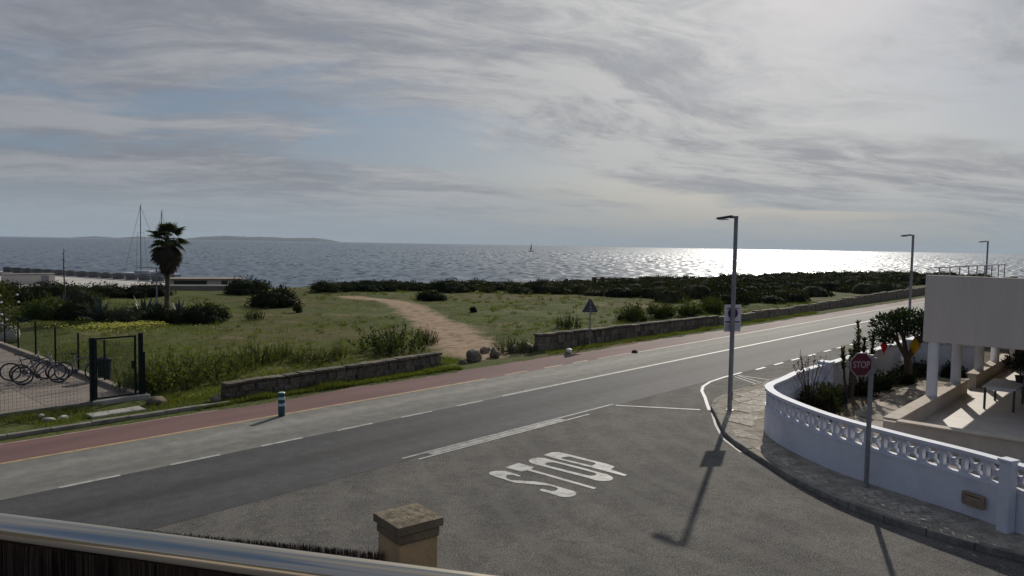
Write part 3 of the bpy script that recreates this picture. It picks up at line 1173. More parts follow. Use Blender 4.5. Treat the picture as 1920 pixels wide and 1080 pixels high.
def gpillar(c, ang, w, z1):
    mb = MB().box(-w / 2, w / 2, -w / 2, w / 2, 0.02, z1)
    mb.box(-w / 2 - 0.025, w / 2 + 0.025, -w / 2 - 0.025, w / 2 + 0.025, z1, z1 + 0.05)
    ca_, sa_ = math.cos(ang), math.sin(ang)
    mb.v = [(c[0] + x * ca_ - y * sa_, c[1] + x * sa_ + y * ca_, z) for x, y, z in mb.v]
    return gadd(mb, 'pillar', m_white, bevel=0.008)


gpillar(pil_a, math.atan2(9.37 - 8.95, -(14.3 - 13.3)) * 0 + math.atan2(-1.0, 0.42), 0.21, 1.41)
gpillar(W(25.75, 8.86).xy, ROAD, 0.42, 1.4)
# rusty meter cover on the street face
hp = Vector((9.0, 14.0))
hd = Vector((0.42, -1.0)).normalized()
hn = Vector((-hd.y, hd.x)) * -1
hc = Vector((8.975, 14.06)) + hn * 0.0
mb = MB()
rr = [(-0.2, -0.13), (0.2, -0.13), (0.23, -0.1), (0.23, 0.1), (0.2, 0.13), (-0.2, 0.13), (-0.23, 0.1), (-0.23, -0.1)]
hat = thing('meter_cover', 'brown rusty meter cover set in the white garden wall', 'meter cover', (0, 0, 0))
HATN = Vector((-1.0, -0.42, 0)).normalized()
cc = Vector((8.98, 14.08, 0.47)) + HATN * 0.0855
vs_ = []
for off in (-0.02, 0.018):
    for x, z in rr:
        vs_.append((x, off, z))
mb.add(vs_, [tuple(range(8))[::-1], tuple(range(8, 16))] + [(i, (i + 1) % 8, (i + 1) % 8 + 8, i + 8) for i in range(8)])
cov = mb.build('cover_plate', m_hatch, hat)
hat.location = cc
hat.rotation_euler.z = math.atan2(HATN.y, HATN.x) - math.pi / 2
MB().box(-0.16, 0.16, 0.018, 0.024, 0.06, 0.075).build('slot', m_black, hat)
MB().tube([(0.17, 0.018, 0), (0.17, 0.03, 0)], 0.015, 8).build('lock', m_dark_steel, hat)

# wall of the garden along the main road, and the cross wall at its end
rw = thing('roadside_garden_wall', 'white garden wall with pale cap running along the main road', 'wall', (0, 0, 0), ROAD)
MB().box(26.0, 46, 8.76, 8.94, 0.02, 1.28).build('wall_body', m_white, rw)
MB().box(25.97, 46.03, 8.7, 9.0, 1.28, 1.36).build('cap', m_white, rw, bevel=0.01)
cw = thing('cross_wall', 'white garden cross wall behind the columns with planting before it', 'wall', (0, 0, 0), ROAD)
MB().box(34.3, 34.5, 5.75, 8.6, 0.05, 1.45).build('wall_body', m_white, cw)
MB().box(34.24, 34.56, 5.72, 8.62, 1.45, 1.52).build('cap', m_white, cw, bevel=0.01)

# garden ground and crazy paving
gpoly = [(46, 8.8), (26, 8.8)] + [(p[0] + 0.03, p[1] - 0.03) for p in wall_un[::-1]] + [(19, -8), (60, -8), (60, 8.8)]
garden = MB().sheet([[(60, 8.75), (25.5, 8.8), (24.4, 8.82), (23.2, 8.8), (21.9, 8.64), (20.4, 8.3), (19.8, 7.9), (19.1, 7.25), (18.4, 6.5), (17.75, 5.5), (17.2, 4.75), (16.85, 3.7), (16.6, 2.8), (16.2, 1.8), (15.6, 0.5), (19, -12), (60, -12)]], 0.2).build('garden_ground', m_soil, None, road=True)
kind(garden, 'structure')
garden_paving = MB().sheet([[(34.2, 5.75), (34.2, 7.2), (28.6, 7.5), (24.2, 7.4), (21.8, 6.6), (20.2, 6.3), (18.4, 5.2), (17.7, 4.0), (17.2, 2.0), (20.5, 2.0), (20.8, 5.75)]], 0.215).build('garden_paving', m_joint, None, road=True)
kind(garden_paving, 'structure')
flags([(34.1, 5.8), (34.1, 7.1), (28.6, 7.45), (24.2, 7.35), (21.8, 6.5), (20.2, 6.25), (18.5, 5.15), (17.8, 4.0), (17.3, 2.1), (20.4, 2.1), (20.75, 5.8)], 0.95, 0.215, 0.03, m_flag2, garden_paving, 11, 0.025)

# ------------------------------------------------------------------ the house on columns
house = thing('house', 'pale rendered house with its upper storey carried on white columns', 'house', W(25, 5.6, 0.2), ROAD)


def H(mb, name, mat, parent=None, **k):
    if parent is None:
        mb.v = [(x - 25, y - 5.6, z - 0.2) for x, y, z in mb.v]
    return mb.build(name, mat, parent or house, **k)


H(MB().box(25.0, 25.25, -6, 5.78, 2.5, 4.5), 'front_wall', m_house, bevel=0.015)
H(MB().box(25.25, 40, -6, 5.777, 2.503, 3.85), 'upper_wall', m_house)
H(MB().box(25.25, 40, -6, 5.5, 3.852, 3.9), 'roof_surface', m_terrace)
for u_ in (24.95, 28.3, 32.1, 35.2):
    mb = MB().lathe([(0.155, 0.86), (0.15, 1.2), (0.148, 2.5)], 24, (u_ + (0.18 if u_ < 25 else 0), 5.5, 0))
    H(mb, 'column', m_col, smooth_=False)
for a, b in ((20.95, 29.5), (30.9, 38.0)):
    H(MB().box(a, b, 5.36, 5.62, 0.1, 0.81), 'low_wall', m_cream)
    H(MB().box(a - 0.03, b + 0.03, 5.3, 5.68, 0.81, 0.86), 'coping', m_cream, bevel=0.01)
H(MB().box(20.72, 20.95, -6, 5.62, 0.1, 0.81), 'low_wall', m_cream)
H(MB().box(20.66, 21.0, -6, 5.3, 0.81, 0.86), 'coping', m_cream, bevel=0.01)
H(MB().box(20.95, 37.2, -6, 5.36, 0.05, 0.35), 'terrace_floor', m_terrace)
H(MB().box(29.5, 30.9, 5.36, 5.9, 0.05, 0.28), 'doorstep', m_terrace)
# ground floor rooms set back under the upper storey
H(MB().box(37.2, 39.6, -6, 5.3, 0.35, 2.5), 'ground_floor_wall', m_house)
for a, b in ((-3.5, -1.2), (-0.6, 2.2), (2.6, 5.1)):
    w_ = H(MB().box(37.12, 37.198, a, b, 0.4, 2.3), 'glass_door', m_dark_in)
    for q in (a, (a + b) / 2 - 0.03, b - 0.06):
        wf = MB().box(37.08, 37.118, q, q + 0.06, 0.4, 2.3)
        wf.v = [(x - 25, y - 5.6, z - 0.2) for x, y, z in wf.v]
        wf.build('door_stile', m_black, w_)
H(MB().box(27, 37.2, -6, -2.5, 0.35, 2.5), 'ground_floor_wall', m_house)
# roof railing
for k in range(9):
    u_ = 25.9 + k * 1.4
    H(MB().bar((u_, 5.62, 3.85), (u_, 5.62, 4.72), 0.035, 0.035), 'rail_post', m_steel_g)
H(MB().tube([(25.3, 5.62, 4.72), (37.2, 5.62, 4.72)], 0.02, 8), 'roof_rail', m_steel_g)

# white table with dark legs, plant pot on it; a second table behind
def table(name, label, loc, rot, lx, ly, h, top, leg):
    t = thing(name, label, 'table', loc, rot)
    MB().box(-lx / 2, lx / 2, -ly / 2, ly / 2, h - 0.05, h).build('table_top', top, t, bevel=0.012)
    MB().box(-lx / 2 + 0.05, lx / 2 - 0.05, -ly / 2 + 0.05, ly / 2 - 0.05, h - 0.12, h - 0.05).build('apron', top, t)
    for i in (-1, 1):
        for j in (-1, 1):
            MB().bar((i * (lx / 2 - 0.07), j * (ly / 2 - 0.07), 0), (i * (lx / 2 - 0.07), j * (ly / 2 - 0.07), h - 0.05), 0.06, 0.06).build('leg', leg, t)
    return t


table('terrace_table', 'white topped table with dark legs on the sunny terrace', W(27.9, 4.05, 0.35), ROAD, 1.9, 0.9, 0.72, m_tabletop, m_dark_steel)
table('garden_table', 'white table standing deeper on the terrace behind the potted plant', W(31.6, 3.6, 0.35), ROAD, 1.6, 0.9, 0.72, m_tabletop, m_steel_g)


# ------------------------------------------------------------------ foliage builders
def leaf_mesh(name, seed, n, blobs, lsize, aspect=0.45, core=0.72, upright=0.25):
    """leaf quads spread through the shells of several lobes, with a dense twiggy middle"""
    r = random.Random(seed)
    mb = MB()
    tot = sum(b[3] * b[4] for b in blobs)
    for (bx, by, bz, br, bh) in blobs:
        k = int(n * br * bh / tot)
        for _ in range(k):
            a = r.uniform(0, 2 * math.pi)
            cz = r.uniform(-0.35, 1)
            s_ = math.sqrt(max(0, 1 - cz * cz))
            rad = r.uniform(0.6, 1.08) if r.random() < 0.75 else r.uniform(0.2, 0.7)
            wob = 1 + 0.22 * mnoise.noise((bx * 3 + math.cos(a) * 2.1, by * 3 + math.sin(a) * 2.1, cz * 2.3 + seed))
            p = Vector((bx + br * rad * wob * s_ * math.cos(a), by + br * rad * wob * s_ * math.sin(a), bz + bh * rad * wob * cz))
            if p.z < 0.01:
                continue
            nr = Vector((s_ * math.cos(a), s_ * math.sin(a), cz + upright))
            d = (nr + Vector((r.uniform(-1, 1), r.uniform(-1, 1), r.uniform(-0.6, 0.9))) * 0.9).normalized()
            x = d.cross(Vector((r.uniform(-1, 1), r.uniform(-1, 1), r.uniform(-1, 1)))).normalized()
            l = lsize * r.uniform(0.6, 1.35)
            w = l * aspect
            y = x.cross(d) * 0.15 * l
            mb.add([p - d * l * .1, p + x * w / 2 + d * l * .4 + y, p + d * l, p - x * w / 2 + d * l * .4 + y], [(0, 1, 2, 3)])
        if core:
            v0 = []
            f0 = []
            sg, rg = 9, 5
            for i in range(rg + 1):
                ph = -0.3 + (math.pi / 2 + 0.3) * i / rg
                for j in range(sg):
                    a = 2 * math.pi * j / sg
                    q = core * (1 + 0.2 * mnoise.noise((bx + math.cos(a) * 2, by + math.sin(a) * 2, ph * 2 + seed)))
                    v0.append((bx + br * q * math.cos(ph) * math.cos(a), by + br * q * math.cos(ph) * math.sin(a), max(-0.05, bz + bh * q * math.sin(ph))))
            for i in range(rg):
                for j in range(sg):
                    l = (j + 1) % sg
                    f0.append((i * sg + j, i * sg + l, (i + 1) * sg + l, (i + 1) * sg + j))
            mb.add(v0, f0)
    return mb.mesh(name)


def dome_blobs(seed, k=9):
    r = random.Random(seed)
    out = [(0, 0, 0.1, 0.72, 0.72)]
    for i in range(k):
        a = 2 * math.pi * i / k + r.uniform(-0.4, 0.4)
        d = r.uniform(0.3, 0.68)
        out.append((d * math.cos(a), d * math.sin(a), r.uniform(0.02, 0.35), r.uniform(0.28, 0.45), r.uniform(0.28, 0.5)))
    return out


SHRUB = [leaf_mesh('dense_crown', 20 + i, 3000, dome_blobs(20 + i), 0.085) for i in range(4)]
LOOSE = [leaf_mesh('loose_crown', 40 + i, 1700, dome_blobs(40 + i, 7), 0.1, core=0.45, upright=0.8) for i in range(4)]


def stem_mesh(seed, k=5):
    r = random.Random(seed)
    mb = MB()
    for i in range(k):
        a = 2 * math.pi * i / k + r.uniform(-.5, .5)
        mb.tube([(0.05 * math.cos(a), 0.05 * math.sin(a), -0.05), (0.2 * math.cos(a), 0.2 * math.sin(a), 0.3), (0.45 * math.cos(a), 0.45 * math.sin(a), 0.62)], [0.035, 0.025, 0.01], 5)
    return mb.mesh('stem')


STEM = stem_mesh(5)


def weed_mesh(seed, stems=70):
    """many leafy stalks rising from a spread-out foot, uneven in height"""
    r = random.Random(seed)
    mb = MB()
    for i in range(stems):
        a, q = r.uniform(0, 6.283), math.sqrt(r.random()) * 0.95
        bx, by = q * math.cos(a), q * math.sin(a)
        h = r.uniform(0.35, 1.0) * (1.05 - 0.45 * q) * (1 + 0.5 * mnoise.noise((bx * 2, by * 2, seed)))
        lx, ly = r.uniform(-.25, .25) + bx * 0.2, r.uniform(-.25, .25) + by * 0.2
        for k in range(20):
            f = r.uniform(0.1, 1)
            p = Vector((bx + lx * f, by + ly * f, h * f))
            d = Vector((r.uniform(-1, 1), r.uniform(-1, 1), r.uniform(-0.2, 1.0))).normalized()
            x = d.cross(Vector((r.uniform(-1, 1), r.uniform(-1, 1), 1))).normalized()
            l = r.uniform(0.06, 0.15) * (1.25 - f * 0.6)
            mb.add([p, p + x * l * .25 + d * l * .5, p + d * l, p - x * l * .25 + d * l * .5], [(0, 1, 2, 3)])
        p0, p1 = Vector((bx, by, 0)), Vector((bx + lx, by + ly, h))
        mb.bar(p0, p1, 0.008, 0.008)
    return mb.mesh('weed_stalks')


WEED = [weed_mesh(200 + i) for i in range(4)]
shrub_n = [0]


def shrub(px, py, wpx, hpx, label, mat=None, meshes=SHRUB, name='shrub', group=None, z=0.03, depth_ratio=1.0):
    p = gp(px, py, z)
    k = p.length / FPX * 1.02
    rx, rz = wpx * k / 2, hpx * k
    # the photo point is the foot of the near side: the bush stands behind it
    d = Vector((p.x, p.y, 0)).normalized()
    c = p + d * rx * 0.7
    i = shrub_n[0]
    shrub_n[0] += 1
    t = thing(name, label, 'shrub' if name == 'shrub' else 'plant', (c.x, c.y, height(*UN(c))), i * 1.7, group, (rx, rx * depth_ratio, rz / 0.85))
    me = meshes[i % len(meshes)]
    key = (me.name, (mat or m_leaf_dark).name)
    if key not in MESHMAT:
        c2 = me.copy()
        c2.materials.clear()
        c2.materials.append(mat or m_leaf_dark)
        MESHMAT[key] = c2
    place('crown', MESHMAT[key], None, t)
    if not STEM.materials:
        STEM.materials.append(m_bark)
    place('stem', STEM, None, t)
    return t


MESHMAT = {}
D, Gm, Gy = m_leaf_dark, m_leaf_mid, m_leaf_grey
SH = [
    (460, 556, 92, 33, 'round dark shrub beside the tan harbour wall, farther of the two domes', D, SHRUB),
    (515, 579, 118, 38, 'wide dark domed shrub on the meadow, nearer of the two domes', D, SHRUB),
    (372, 612, 112, 36, 'dark green domed shrub at the right foot of the palm', D, SHRUB),
    (300, 612, 70, 32, 'dark shrub under the palm trunk', D, SHRUB),
    (235, 612, 80, 34, 'grey green shrub between the two agave clumps', Gy, SHRUB),
    (150, 604, 105, 34, 'broad dark shrub at the edge of the yellow flowered grass', D, SHRUB),
    (75, 604, 100, 38, 'bushy green shrub beyond the wire fence posts', Gm, SHRUB),
    (100, 560, 120, 24, 'dark shrub below the grey harbour building', D, SHRUB),
    (190, 562, 110, 24, 'dark shrub just below the white quay', D, SHRUB),
    (150, 580, 70, 34, 'grey rounded shrub beside the tall dry flower stalk', Gy, SHRUB),
    (272, 560, 100, 24, 'dark shrub below the sailboat masts', D, SHRUB),
    (40, 575, 90, 32, 'dark shrub behind the flowering garden bush', D, SHRUB),
    (10, 560, 80, 26, 'dark shrub at the picture edge below the breakwater', D, SHRUB),
    (620, 552, 90, 22, 'low dark shrub by the shore where the track ends', D, SHRUB),
    (690, 550, 80, 20, 'low dark shrub by the shore right of the track end', D, SHRUB),
    (735, 548, 50, 17, 'small dark shrub next to the shore fence', D, SHRUB),
    (812, 566, 66, 23, 'dark shrub standing alone beside the dirt track bend', D, SHRUB),
    (850, 551, 110, 24, 'dark shrub on the shore in line with the track bend', D, SHRUB),
    (478, 604, 32, 22, 'small round green bush alone on the left meadow', Gm, WEED),
    (558, 590, 20, 18, 'tiny dark bush just before the wide dome', D, LOOSE),
    (888, 588, 16, 13, 'tiny dark bush alone on the right meadow', D, SHRUB),
    (735, 672, 125, 58, 'leafy green bush beside the dirt track behind the stone wall', Gm, WEED),
    (800, 650, 42, 36, 'upright bush at the edge of the dirt track', Gm, WEED),
    (1066, 622, 46, 30, 'green bush behind the warning sign', Gm, WEED),
    (1185, 606, 70, 32, 'light green bush at the near end of the row behind the wall', Gm, LOOSE),
    (1240, 602, 64, 34, 'light green bush second in the row behind the wall', Gm, LOOSE),
    (1290, 598, 66, 34, 'light green bush third in the row behind the wall', Gm, LOOSE),
    (1335, 592, 60, 32, 'light green bush behind the no parking sign', Gm, LOOSE),
    (965, 664, 70, 30, 'dark green bush between the boulders and the wall end', Gm, WEED),
]
for s in SH:
    shrub(s[0], s[1], s[2], s[3], s[4], s[5], s[6])
WEEDS = [(270, 738, 70, 54, 'tall green weed clump right beside the gate post'), (322, 734, 110, 66, 'largest tall green weed clump behind the wall start'),
         (385, 722, 110, 54, 'wide green weed clump above the first wall stones'), (488, 692, 70, 44, 'bushy weed behind the wall above the striped bollard'),
         (532, 680, 30, 36, 'slim upright weed behind the wall'), (585, 688, 70, 30, 'low weed clump behind the middle of the wall'),
         (636, 680, 28, 34, 'slim weed next to the leafy bush'), (438, 704, 70, 40, 'weed clump behind the wall left of the bollard')]
for s in WEEDS:
    shrub(*s, mat=m_leaf_weed, meshes=WEED, name='weed_bush', depth_ratio=1.2)

# coastal scrub, one dark mass
def scrub():
    r = random.Random(77)
    mb = MB()

    def one(x, y, z, rx, h, nl):
        for _ in range(nl):
            a = r.uniform(0, 6.283)
            cz = r.uniform(-0.1, 1)
            s_ = math.sqrt(1 - min(1, cz * cz))
            q = r.uniform(0.75, 1.08)
            p = Vector((x + rx * q * s_ * math.cos(a), y + rx * q * s_ * math.sin(a), z + h * q * max(0, cz)))
            d = Vector((s_ * math.cos(a) + r.uniform(-.8, .8), s_ * math.sin(a) + r.uniform(-.8, .8), cz + r.uniform(-.3, .9))).normalized()
            t = d.cross(Vector((r.uniform(-1, 1), r.uniform(-1, 1), 0.3))).normalized()
            l = r.uniform(0.14, 0.3)
            mb.add([p, p + t * l * .3 + d * l * .5, p + d * l, p - t * l * .3 + d * l * .5], [(0, 1, 2, 3)])
        v0, f0 = [], []
        sg, rg = 8, 4
        for i in range(rg + 1):
            ph = (math.pi / 2) * i / rg - 0.15
            for j in range(sg):
                a = 2 * math.pi * j / sg
                q = 0.86 * (1 + 0.2 * mnoise.noise((x + math.cos(a), y + math.sin(a), ph)))
                v0.append((x + rx * q * math.cos(ph) * math.cos(a), y + rx * q * math.cos(ph) * math.sin(a), z + h * q * math.sin(ph)))
        for i in range(rg):
            for j in range(sg):
                l = (j + 1) % sg
                f0.append((i * sg + j, i * sg + l, (i + 1) * sg + l, (i + 1) * sg + j))
        mb.add(v0, f0)
    for _ in range(3000):
        u_, n_ = r.uniform(50, 185), r.uniform(26, 79)
        p = W(u_, n_)
        dens = fbm(u_, n_, 0.09, 5.5)
        if height(u_, n_) < -1.6 or (84 < u_ < 113 and n_ > 57 and r.random() < 0.8):
            continue
        # open meadow left of the thick maquis; a thinner belt along the shore
        shore = smooth(54, 61, n_ + 6 * dens) * (0.8 if u_ > 62 else 0.55)
        maquis = smooth(58, 64, u_ + 7 * dens + max(0, 36 - n_) * -0.6)
        if n_ < 30:
            maquis *= 0.55 * smooth(25.5, 30, n_)
        if r.random() > max(shore, maquis) * (0.85 + 0.6 * dens):
            continue
        rx = r.uniform(0.8, 1.9)
        h = rx * r.uniform(0.3, 0.85) * (0.65 if n_ > 60 else 1.0) * (0.5 if 80 < u_ < 116 and n_ > 52 else 1.0)
        dist = p.length
        one(p.x, p.y, height(u_, n_) - 0.05, rx, h, int(20000 / dist))
    o = mb.build('coastal_scrub', M('scrub_leaf', (0.048, 0.05, 0.027), (0.013, 0.017, 0.009), scale=0.22, rough=0.9, spec=0.04, trans=0.15, geo=True, lo=0.38, hi=0.6, fine=0.35, fscale=1.5))
    kind(o, 'stuff', 'dark mass of low coastal scrub between the meadow and the sea')


scrub()

# ------------------------------------------------------------------ grass, flowers
def grass():
    r = random.Random(9)
    a, b, fl = MB(), MB(), MB()

    def tuft(mb, x, y, z, h, w, k, spread):
        for _ in range(k):
            an = r.uniform(0, 6.283)
            bx, by = x + r.uniform(-spread, spread), y + r.uniform(-spread, spread)
            hh = h * r.uniform(0.5, 1.2)
            ln = r.uniform(0.2, 0.8) * hh
            dx, dy = math.cos(an) * ln, math.sin(an) * ln
            px, py = -math.sin(an) * w / 2, math.cos(an) * w / 2
            mb.add([(bx - px, by - py, z - 0.01), (bx + px, by + py, z - 0.01), (bx + dx, by + dy, z + hh)], [(0, 1, 2)])
    # meadow
    for _ in range(26000):
        n_ = 23.4 + (r.random() ** 1.7) * 46
        u_ = r.uniform(10.2, 75)
        p = W(u_, n_)
        if path_dist(p.x, p.y) < 1.1:
            continue
        if fbm(u_, n_, 0.15, 2.0) < -0.15 and r.random() < 0.8:
            continue
        s = 1 + p.length / 60
        tuft(a, p.x, p.y, height(u_, n_), r.uniform(0.04, 0.13), 0.016 * s, 4, 0.09 * s)
    # darker tussocks
    for _ in range(900):
        n_ = 25 + (r.random() ** 1.4) * 42
        u_ = r.uniform(11, 72)
        p = W(u_, n_)
        if path_dist(p.x, p.y) < 1.5 or fbm(u_, n_, 0.1, 6.1) < -0.05:
            continue
        s = 1 + p.length / 60
        tuft(a, p.x, p.y, height(u_, n_), r.uniform(0.15, 0.32), 0.02 * s, 26, r.uniform(0.12, 0.3))
    # lush verge before and behind the walls
    for _ in range(17000):
        q = r.random()
        if q < 0.4:
            u_ = r.uniform(10.3, 21.5)
            n_ = 22.05 + abs(r.gauss(0, 0.3))
        elif q < 0.62:
            u_ = r.uniform(27.3, 62)
            n_ = 22.05 + abs(r.gauss(0, 0.32))
        else:
            u_ = r.uniform(10.4, 24)
            n_ = 23.2 + abs(r.gauss(0, 1.3))
        p = W(u_, n_)
        if path_dist(p.x, p.y) < 1.25 or (abs(n_ - 22.85) < 0.28 and u_ > 11.4):
            continue
        hh = r.uniform(0.07, 0.2) * (0.6 + 0.8 * max(0, fbm(u_, n_, 0.5, 4) + 0.3))
        tuft(b, p.x, p.y, height(u_, n_), hh, 0.02, 4, 0.07)
    # verge by the kerb at the left and weeds round the gate
    for _ in range(5200):
        u_, n_ = r.uniform(-1, 11), r.uniform(22.5, 24.9)
        if fbm(u_, n_, 0.5, 8) < -0.08:
            continue
        p = W(u_, n_)
        tuft(b, p.x, p.y, 0.03, r.uniform(0.05, 0.16), 0.018, 4, 0.07)
    # bright flowered belt by the palm
    for _ in range(26000):
        px, py = r.uniform(60, 760), r.uniform(598, 720)
        p = gp(px, py)
        u_, n_ = UN(p)
        if u_ < 10.2 or n_ < 23.3 or path_dist(p.x, p.y) < 1.3:
            continue
        g = 0.9 * math.exp(-((py - 614) / 12) ** 2) * smooth(470, 300, px) + 0.5 * smooth(650, 700, py) * smooth(560, 330, px) + 0.12
        if r.random() > g + 0.5 * fbm(u_, n_, 0.22, 4.4):
            continue
        tuft(b, p.x, p.y, height(u_, n_), r.uniform(0.07, 0.2), 0.03, 3, 0.12)
    o = a.build('meadow_grass', m_grass)
    kind(o, 'stuff', 'short olive green grass over the coastal meadow')
    o = b.build('verge_grass', m_grass_lush)
    kind(o, 'stuff', 'lush bright grass along the verges and walls')

    def bloom(p, z, s):
        an = r.uniform(0, 3.14)
        c_, s__ = math.cos(an) * s, math.sin(an) * s
        t = r.uniform(-.4, .4) * s
        fl.add([(p.x - c_, p.y - s__, z), (p.x + s__, p.y - c_, z + t), (p.x + c_, p.y + s__, z + .2 * s), (p.x - s__, p.y + c_, z - t)], [(0, 1, 2, 3)])
    for _ in range(5200):
        p = gp(r.gauss(235, 65), r.gauss(612, 7))
        if UN(p)[0] < 10.3:
            continue
        u_, n_ = UN(p)
        if fbm(u_, n_, 0.3, 1.4) > -0.05:
            bloom(p, height(u_, n_) + r.uniform(0.12, 0.28), r.uniform(0.035, 0.06))
    for _ in range(900):
        u_, n_ = r.uniform(10.6, 21.5), 23.2 + abs(r.gauss(0, 0.55))
        if fbm(u_, n_, 0.6, 6.4) > 0.0:
            bloom(W(u_, n_), height(u_, n_) + r.uniform(0.08, 0.2), r.uniform(0.012, 0.022))
    for _ in range(500):
        u_, n_ = r.uniform(10.3, 13), r.uniform(26, 40)
        if fbm(u_, n_, 0.5, 9.4) > 0.05:
            bloom(W(u_, n_), height(u_, n_) + r.uniform(0.1, 0.25), r.uniform(0.015, 0.03))
    o = fl.build('wild_flowers', m_flower)
    kind(o, 'stuff', 'scattered small yellow wild flowers in the grass')


grass()

# ------------------------------------------------------------------ dry stone walls
def stone_variants():
    out = []
    for s in range(6):
        r = random.Random(100 + s)
        bm_ = bmesh.new()
        bmesh.ops.create_cube(bm_, size=1.0)
        for v in bm_.verts:
            v.co += Vector((r.uniform(-.06, .06), r.uniform(-.07, .07), r.uniform(-.07, .07)))
        bmesh.ops.bevel(bm_, geom=list(bm_.edges), offset=0.09, segments=1, affect='EDGES')
        for v in bm_.verts:
            v.co += Vector((r.uniform(-.02, .02), r.uniform(-.03, .03), r.uniform(-.02, .02)))
        me = bpy.data.meshes.new('stone')
        bm_.to_mesh(me)
        bm_.free()
        me.materials.append(m_stone)
        out.append(me)
    return out


STONES = stone_variants()


def stone_wall(label, u0, u1, n0, n1, h0, h1, seed, courses=2, thick=0.36, lmin=0.32, lmax=0.62, cap=True):
    r = random.Random(seed)
    L_ = math.hypot(u1 - u0, n1 - n0)
    ang = ROAD + math.atan2(n1 - n0, u1 - u0)
    t = thing('stone_wall', label, 'wall', W(u0, n0, 0.0), ang)
    mb = MB()
    k = 12
    for i in range(k):
        a, b = L_ * i / k, L_ * (i + 1) / k
        h = h0 + (h1 - h0) * (i + 0.5) / k
        mb.box(a + 0.02, b - 0.0, -thick / 2 + 0.05, thick / 2 - 0.05, -0.1, h - 0.05)
    mb.build('wall_core', m_mortar, t)
    for c in range(courses + (1 if cap else 0)):
        x = -0.02
        while x < L_:
            l = r.uniform(lmin, lmax) * (1.25 if c == courses else 1)
            l = min(l, L_ - x + 0.1)
            if l < 0.12:
                break
            h = (h0 + (h1 - h0) * x / L_)
            ch = 0.1 if cap else 0.0
            body = (h - ch) / courses
            if c < courses:
                z0, hh = body * c - 0.03, body + 0.03 * (c == 0)
                wd = thick + r.uniform(-.05, .03)
            else:
                z0, hh, wd = h - ch, ch + r.uniform(-.015, .03), thick + 0.06 + r.uniform(-.03, .03)
            o = place('stone', STONES[r.randrange(6)], None, t, loc=(x + l / 2, r.uniform(-.025, .025), z0 + hh / 2), rot=(r.uniform(-.03, .03), r.uniform(-.03, .03), r.choice((0, math.pi)) + r.uniform(-.04, .04)), scale=(l - 0.012, wd, hh - 0.008))
            x += l
    return t


stone_wall('low stone wall with flat coping between the gate and the dirt track', 11.5, 20.9, 22.75, 22.95, 0.62, 0.66, 1)
stone_wall('low stone wall behind the warning sign, from the boulders on', 27.6, 46.0, 23.2, 23.1, 0.88, 0.72, 2, lmin=0.4, lmax=0.8)
fw_ = thing('far_stone_wall', 'long low stone wall following the road into the distance', 'wall', (0, 0, 0), ROAD)
mb = MB()
r_ = random.Random(31)
u_ = 46.3
while u_ < 165:
    l = r_.uniform(0.5, 1.1)
    mb.box(u_, u_ + l - 0.02, 23.0 + r_.uniform(-.04, .04), 23.4, -0.1, 0.62 + 0.3 * smooth(60, 85, u_) + r_.uniform(-.06, .06))
    u_ += l
mb.build('stone_run', m_stone, fw_)
pk = MB()

# boulders at the mouth of the dirt track
def rock(name, label, p, s, seed, mat=None, group=None, cat='rock'):
    r = random.Random(seed)
    bm_ = bmesh.new()
    bmesh.ops.create_icosphere(bm_, subdivisions=3, radius=0.5)
    off = Vector((r.uniform(0, 50), r.uniform(0, 50), r.uniform(0, 50)))
    for v in bm_.verts:
        d = v.co.normalized()
        q = 1 + 0.34 * mnoise.noise(d * 1.3 + off) + 0.14 * mnoise.noise(d * 3.4 + off)
        v.co = d * 0.5 * q
        v.co.z = max(v.co.z, -0.3)
    me = bpy.data.meshes.new(name)
    bm_.to_mesh(me)
    bm_.free()
    o = place(name, me, mat or m_boulder, None, loc=(p.x, p.y, p.z + s[2] * 0.26), rot=(0, 0, r.uniform(0, 6)), scale=s, smooth_=True)
    return tag(o, label, cat, group)


for i, (px, py, wpx, hpx, lb) in enumerate([
        (888, 677, 34, 26, 'largest brown boulder at the mouth of the dirt track'),
        (928, 671, 24, 19, 'rounded boulder right of the largest one'),
        (908, 663, 26, 15, 'flat boulder half hidden between the two front ones'),
        (963, 662, 20, 15, 'small pale boulder before the bush by the wall end'),
        (988, 660, 30, 20, 'boulder leaning on the end of the stone wall'),
        (868, 683, 16, 10, 'small stone in the grass left of the largest boulder'),
        (293, 760, 34, 17, 'pale grey stone in the weeds below the gate'),
        (405, 758, 20, 18, 'upright pale stone at the start of the wall')]):
    p = gp(px, py)
    k = p.length / FPX
    rock('boulder', lb, Vector((p.x, p.y, 0.0)), (wpx * k, wpx * k * 0.8, hpx * k * 1.25), 60 + i)
for i, (px, py, w, h, lb) in enumerate([(1545, 757, 0.75, 0.5, 'pale rounded rock edging the corner flower bed'), (1572, 738, 0.6, 0.45, 'second rounded rock in the bed beside the garden paving')]):
    p = gp(px, py, 0.22)
    rock('garden_rock', lb, p, (w, w * 0.75, h), 90 + i)
for i, (px, py, w, lb) in enumerate([(90, 790, 0.35, 'flat white stone in the verge nearest the picture edge'), (118, 786, 0.3, 'flat white stone in the verge, right one of the pair'), (77, 783, 0.25, 'small white stone in the verge behind the pair')]):
    p = gp(px, py, 0.03)
    rock('verge_stone', lb, p, (w, w * 0.6, 0.14), 95 + i, m_concrete, cat='stone')

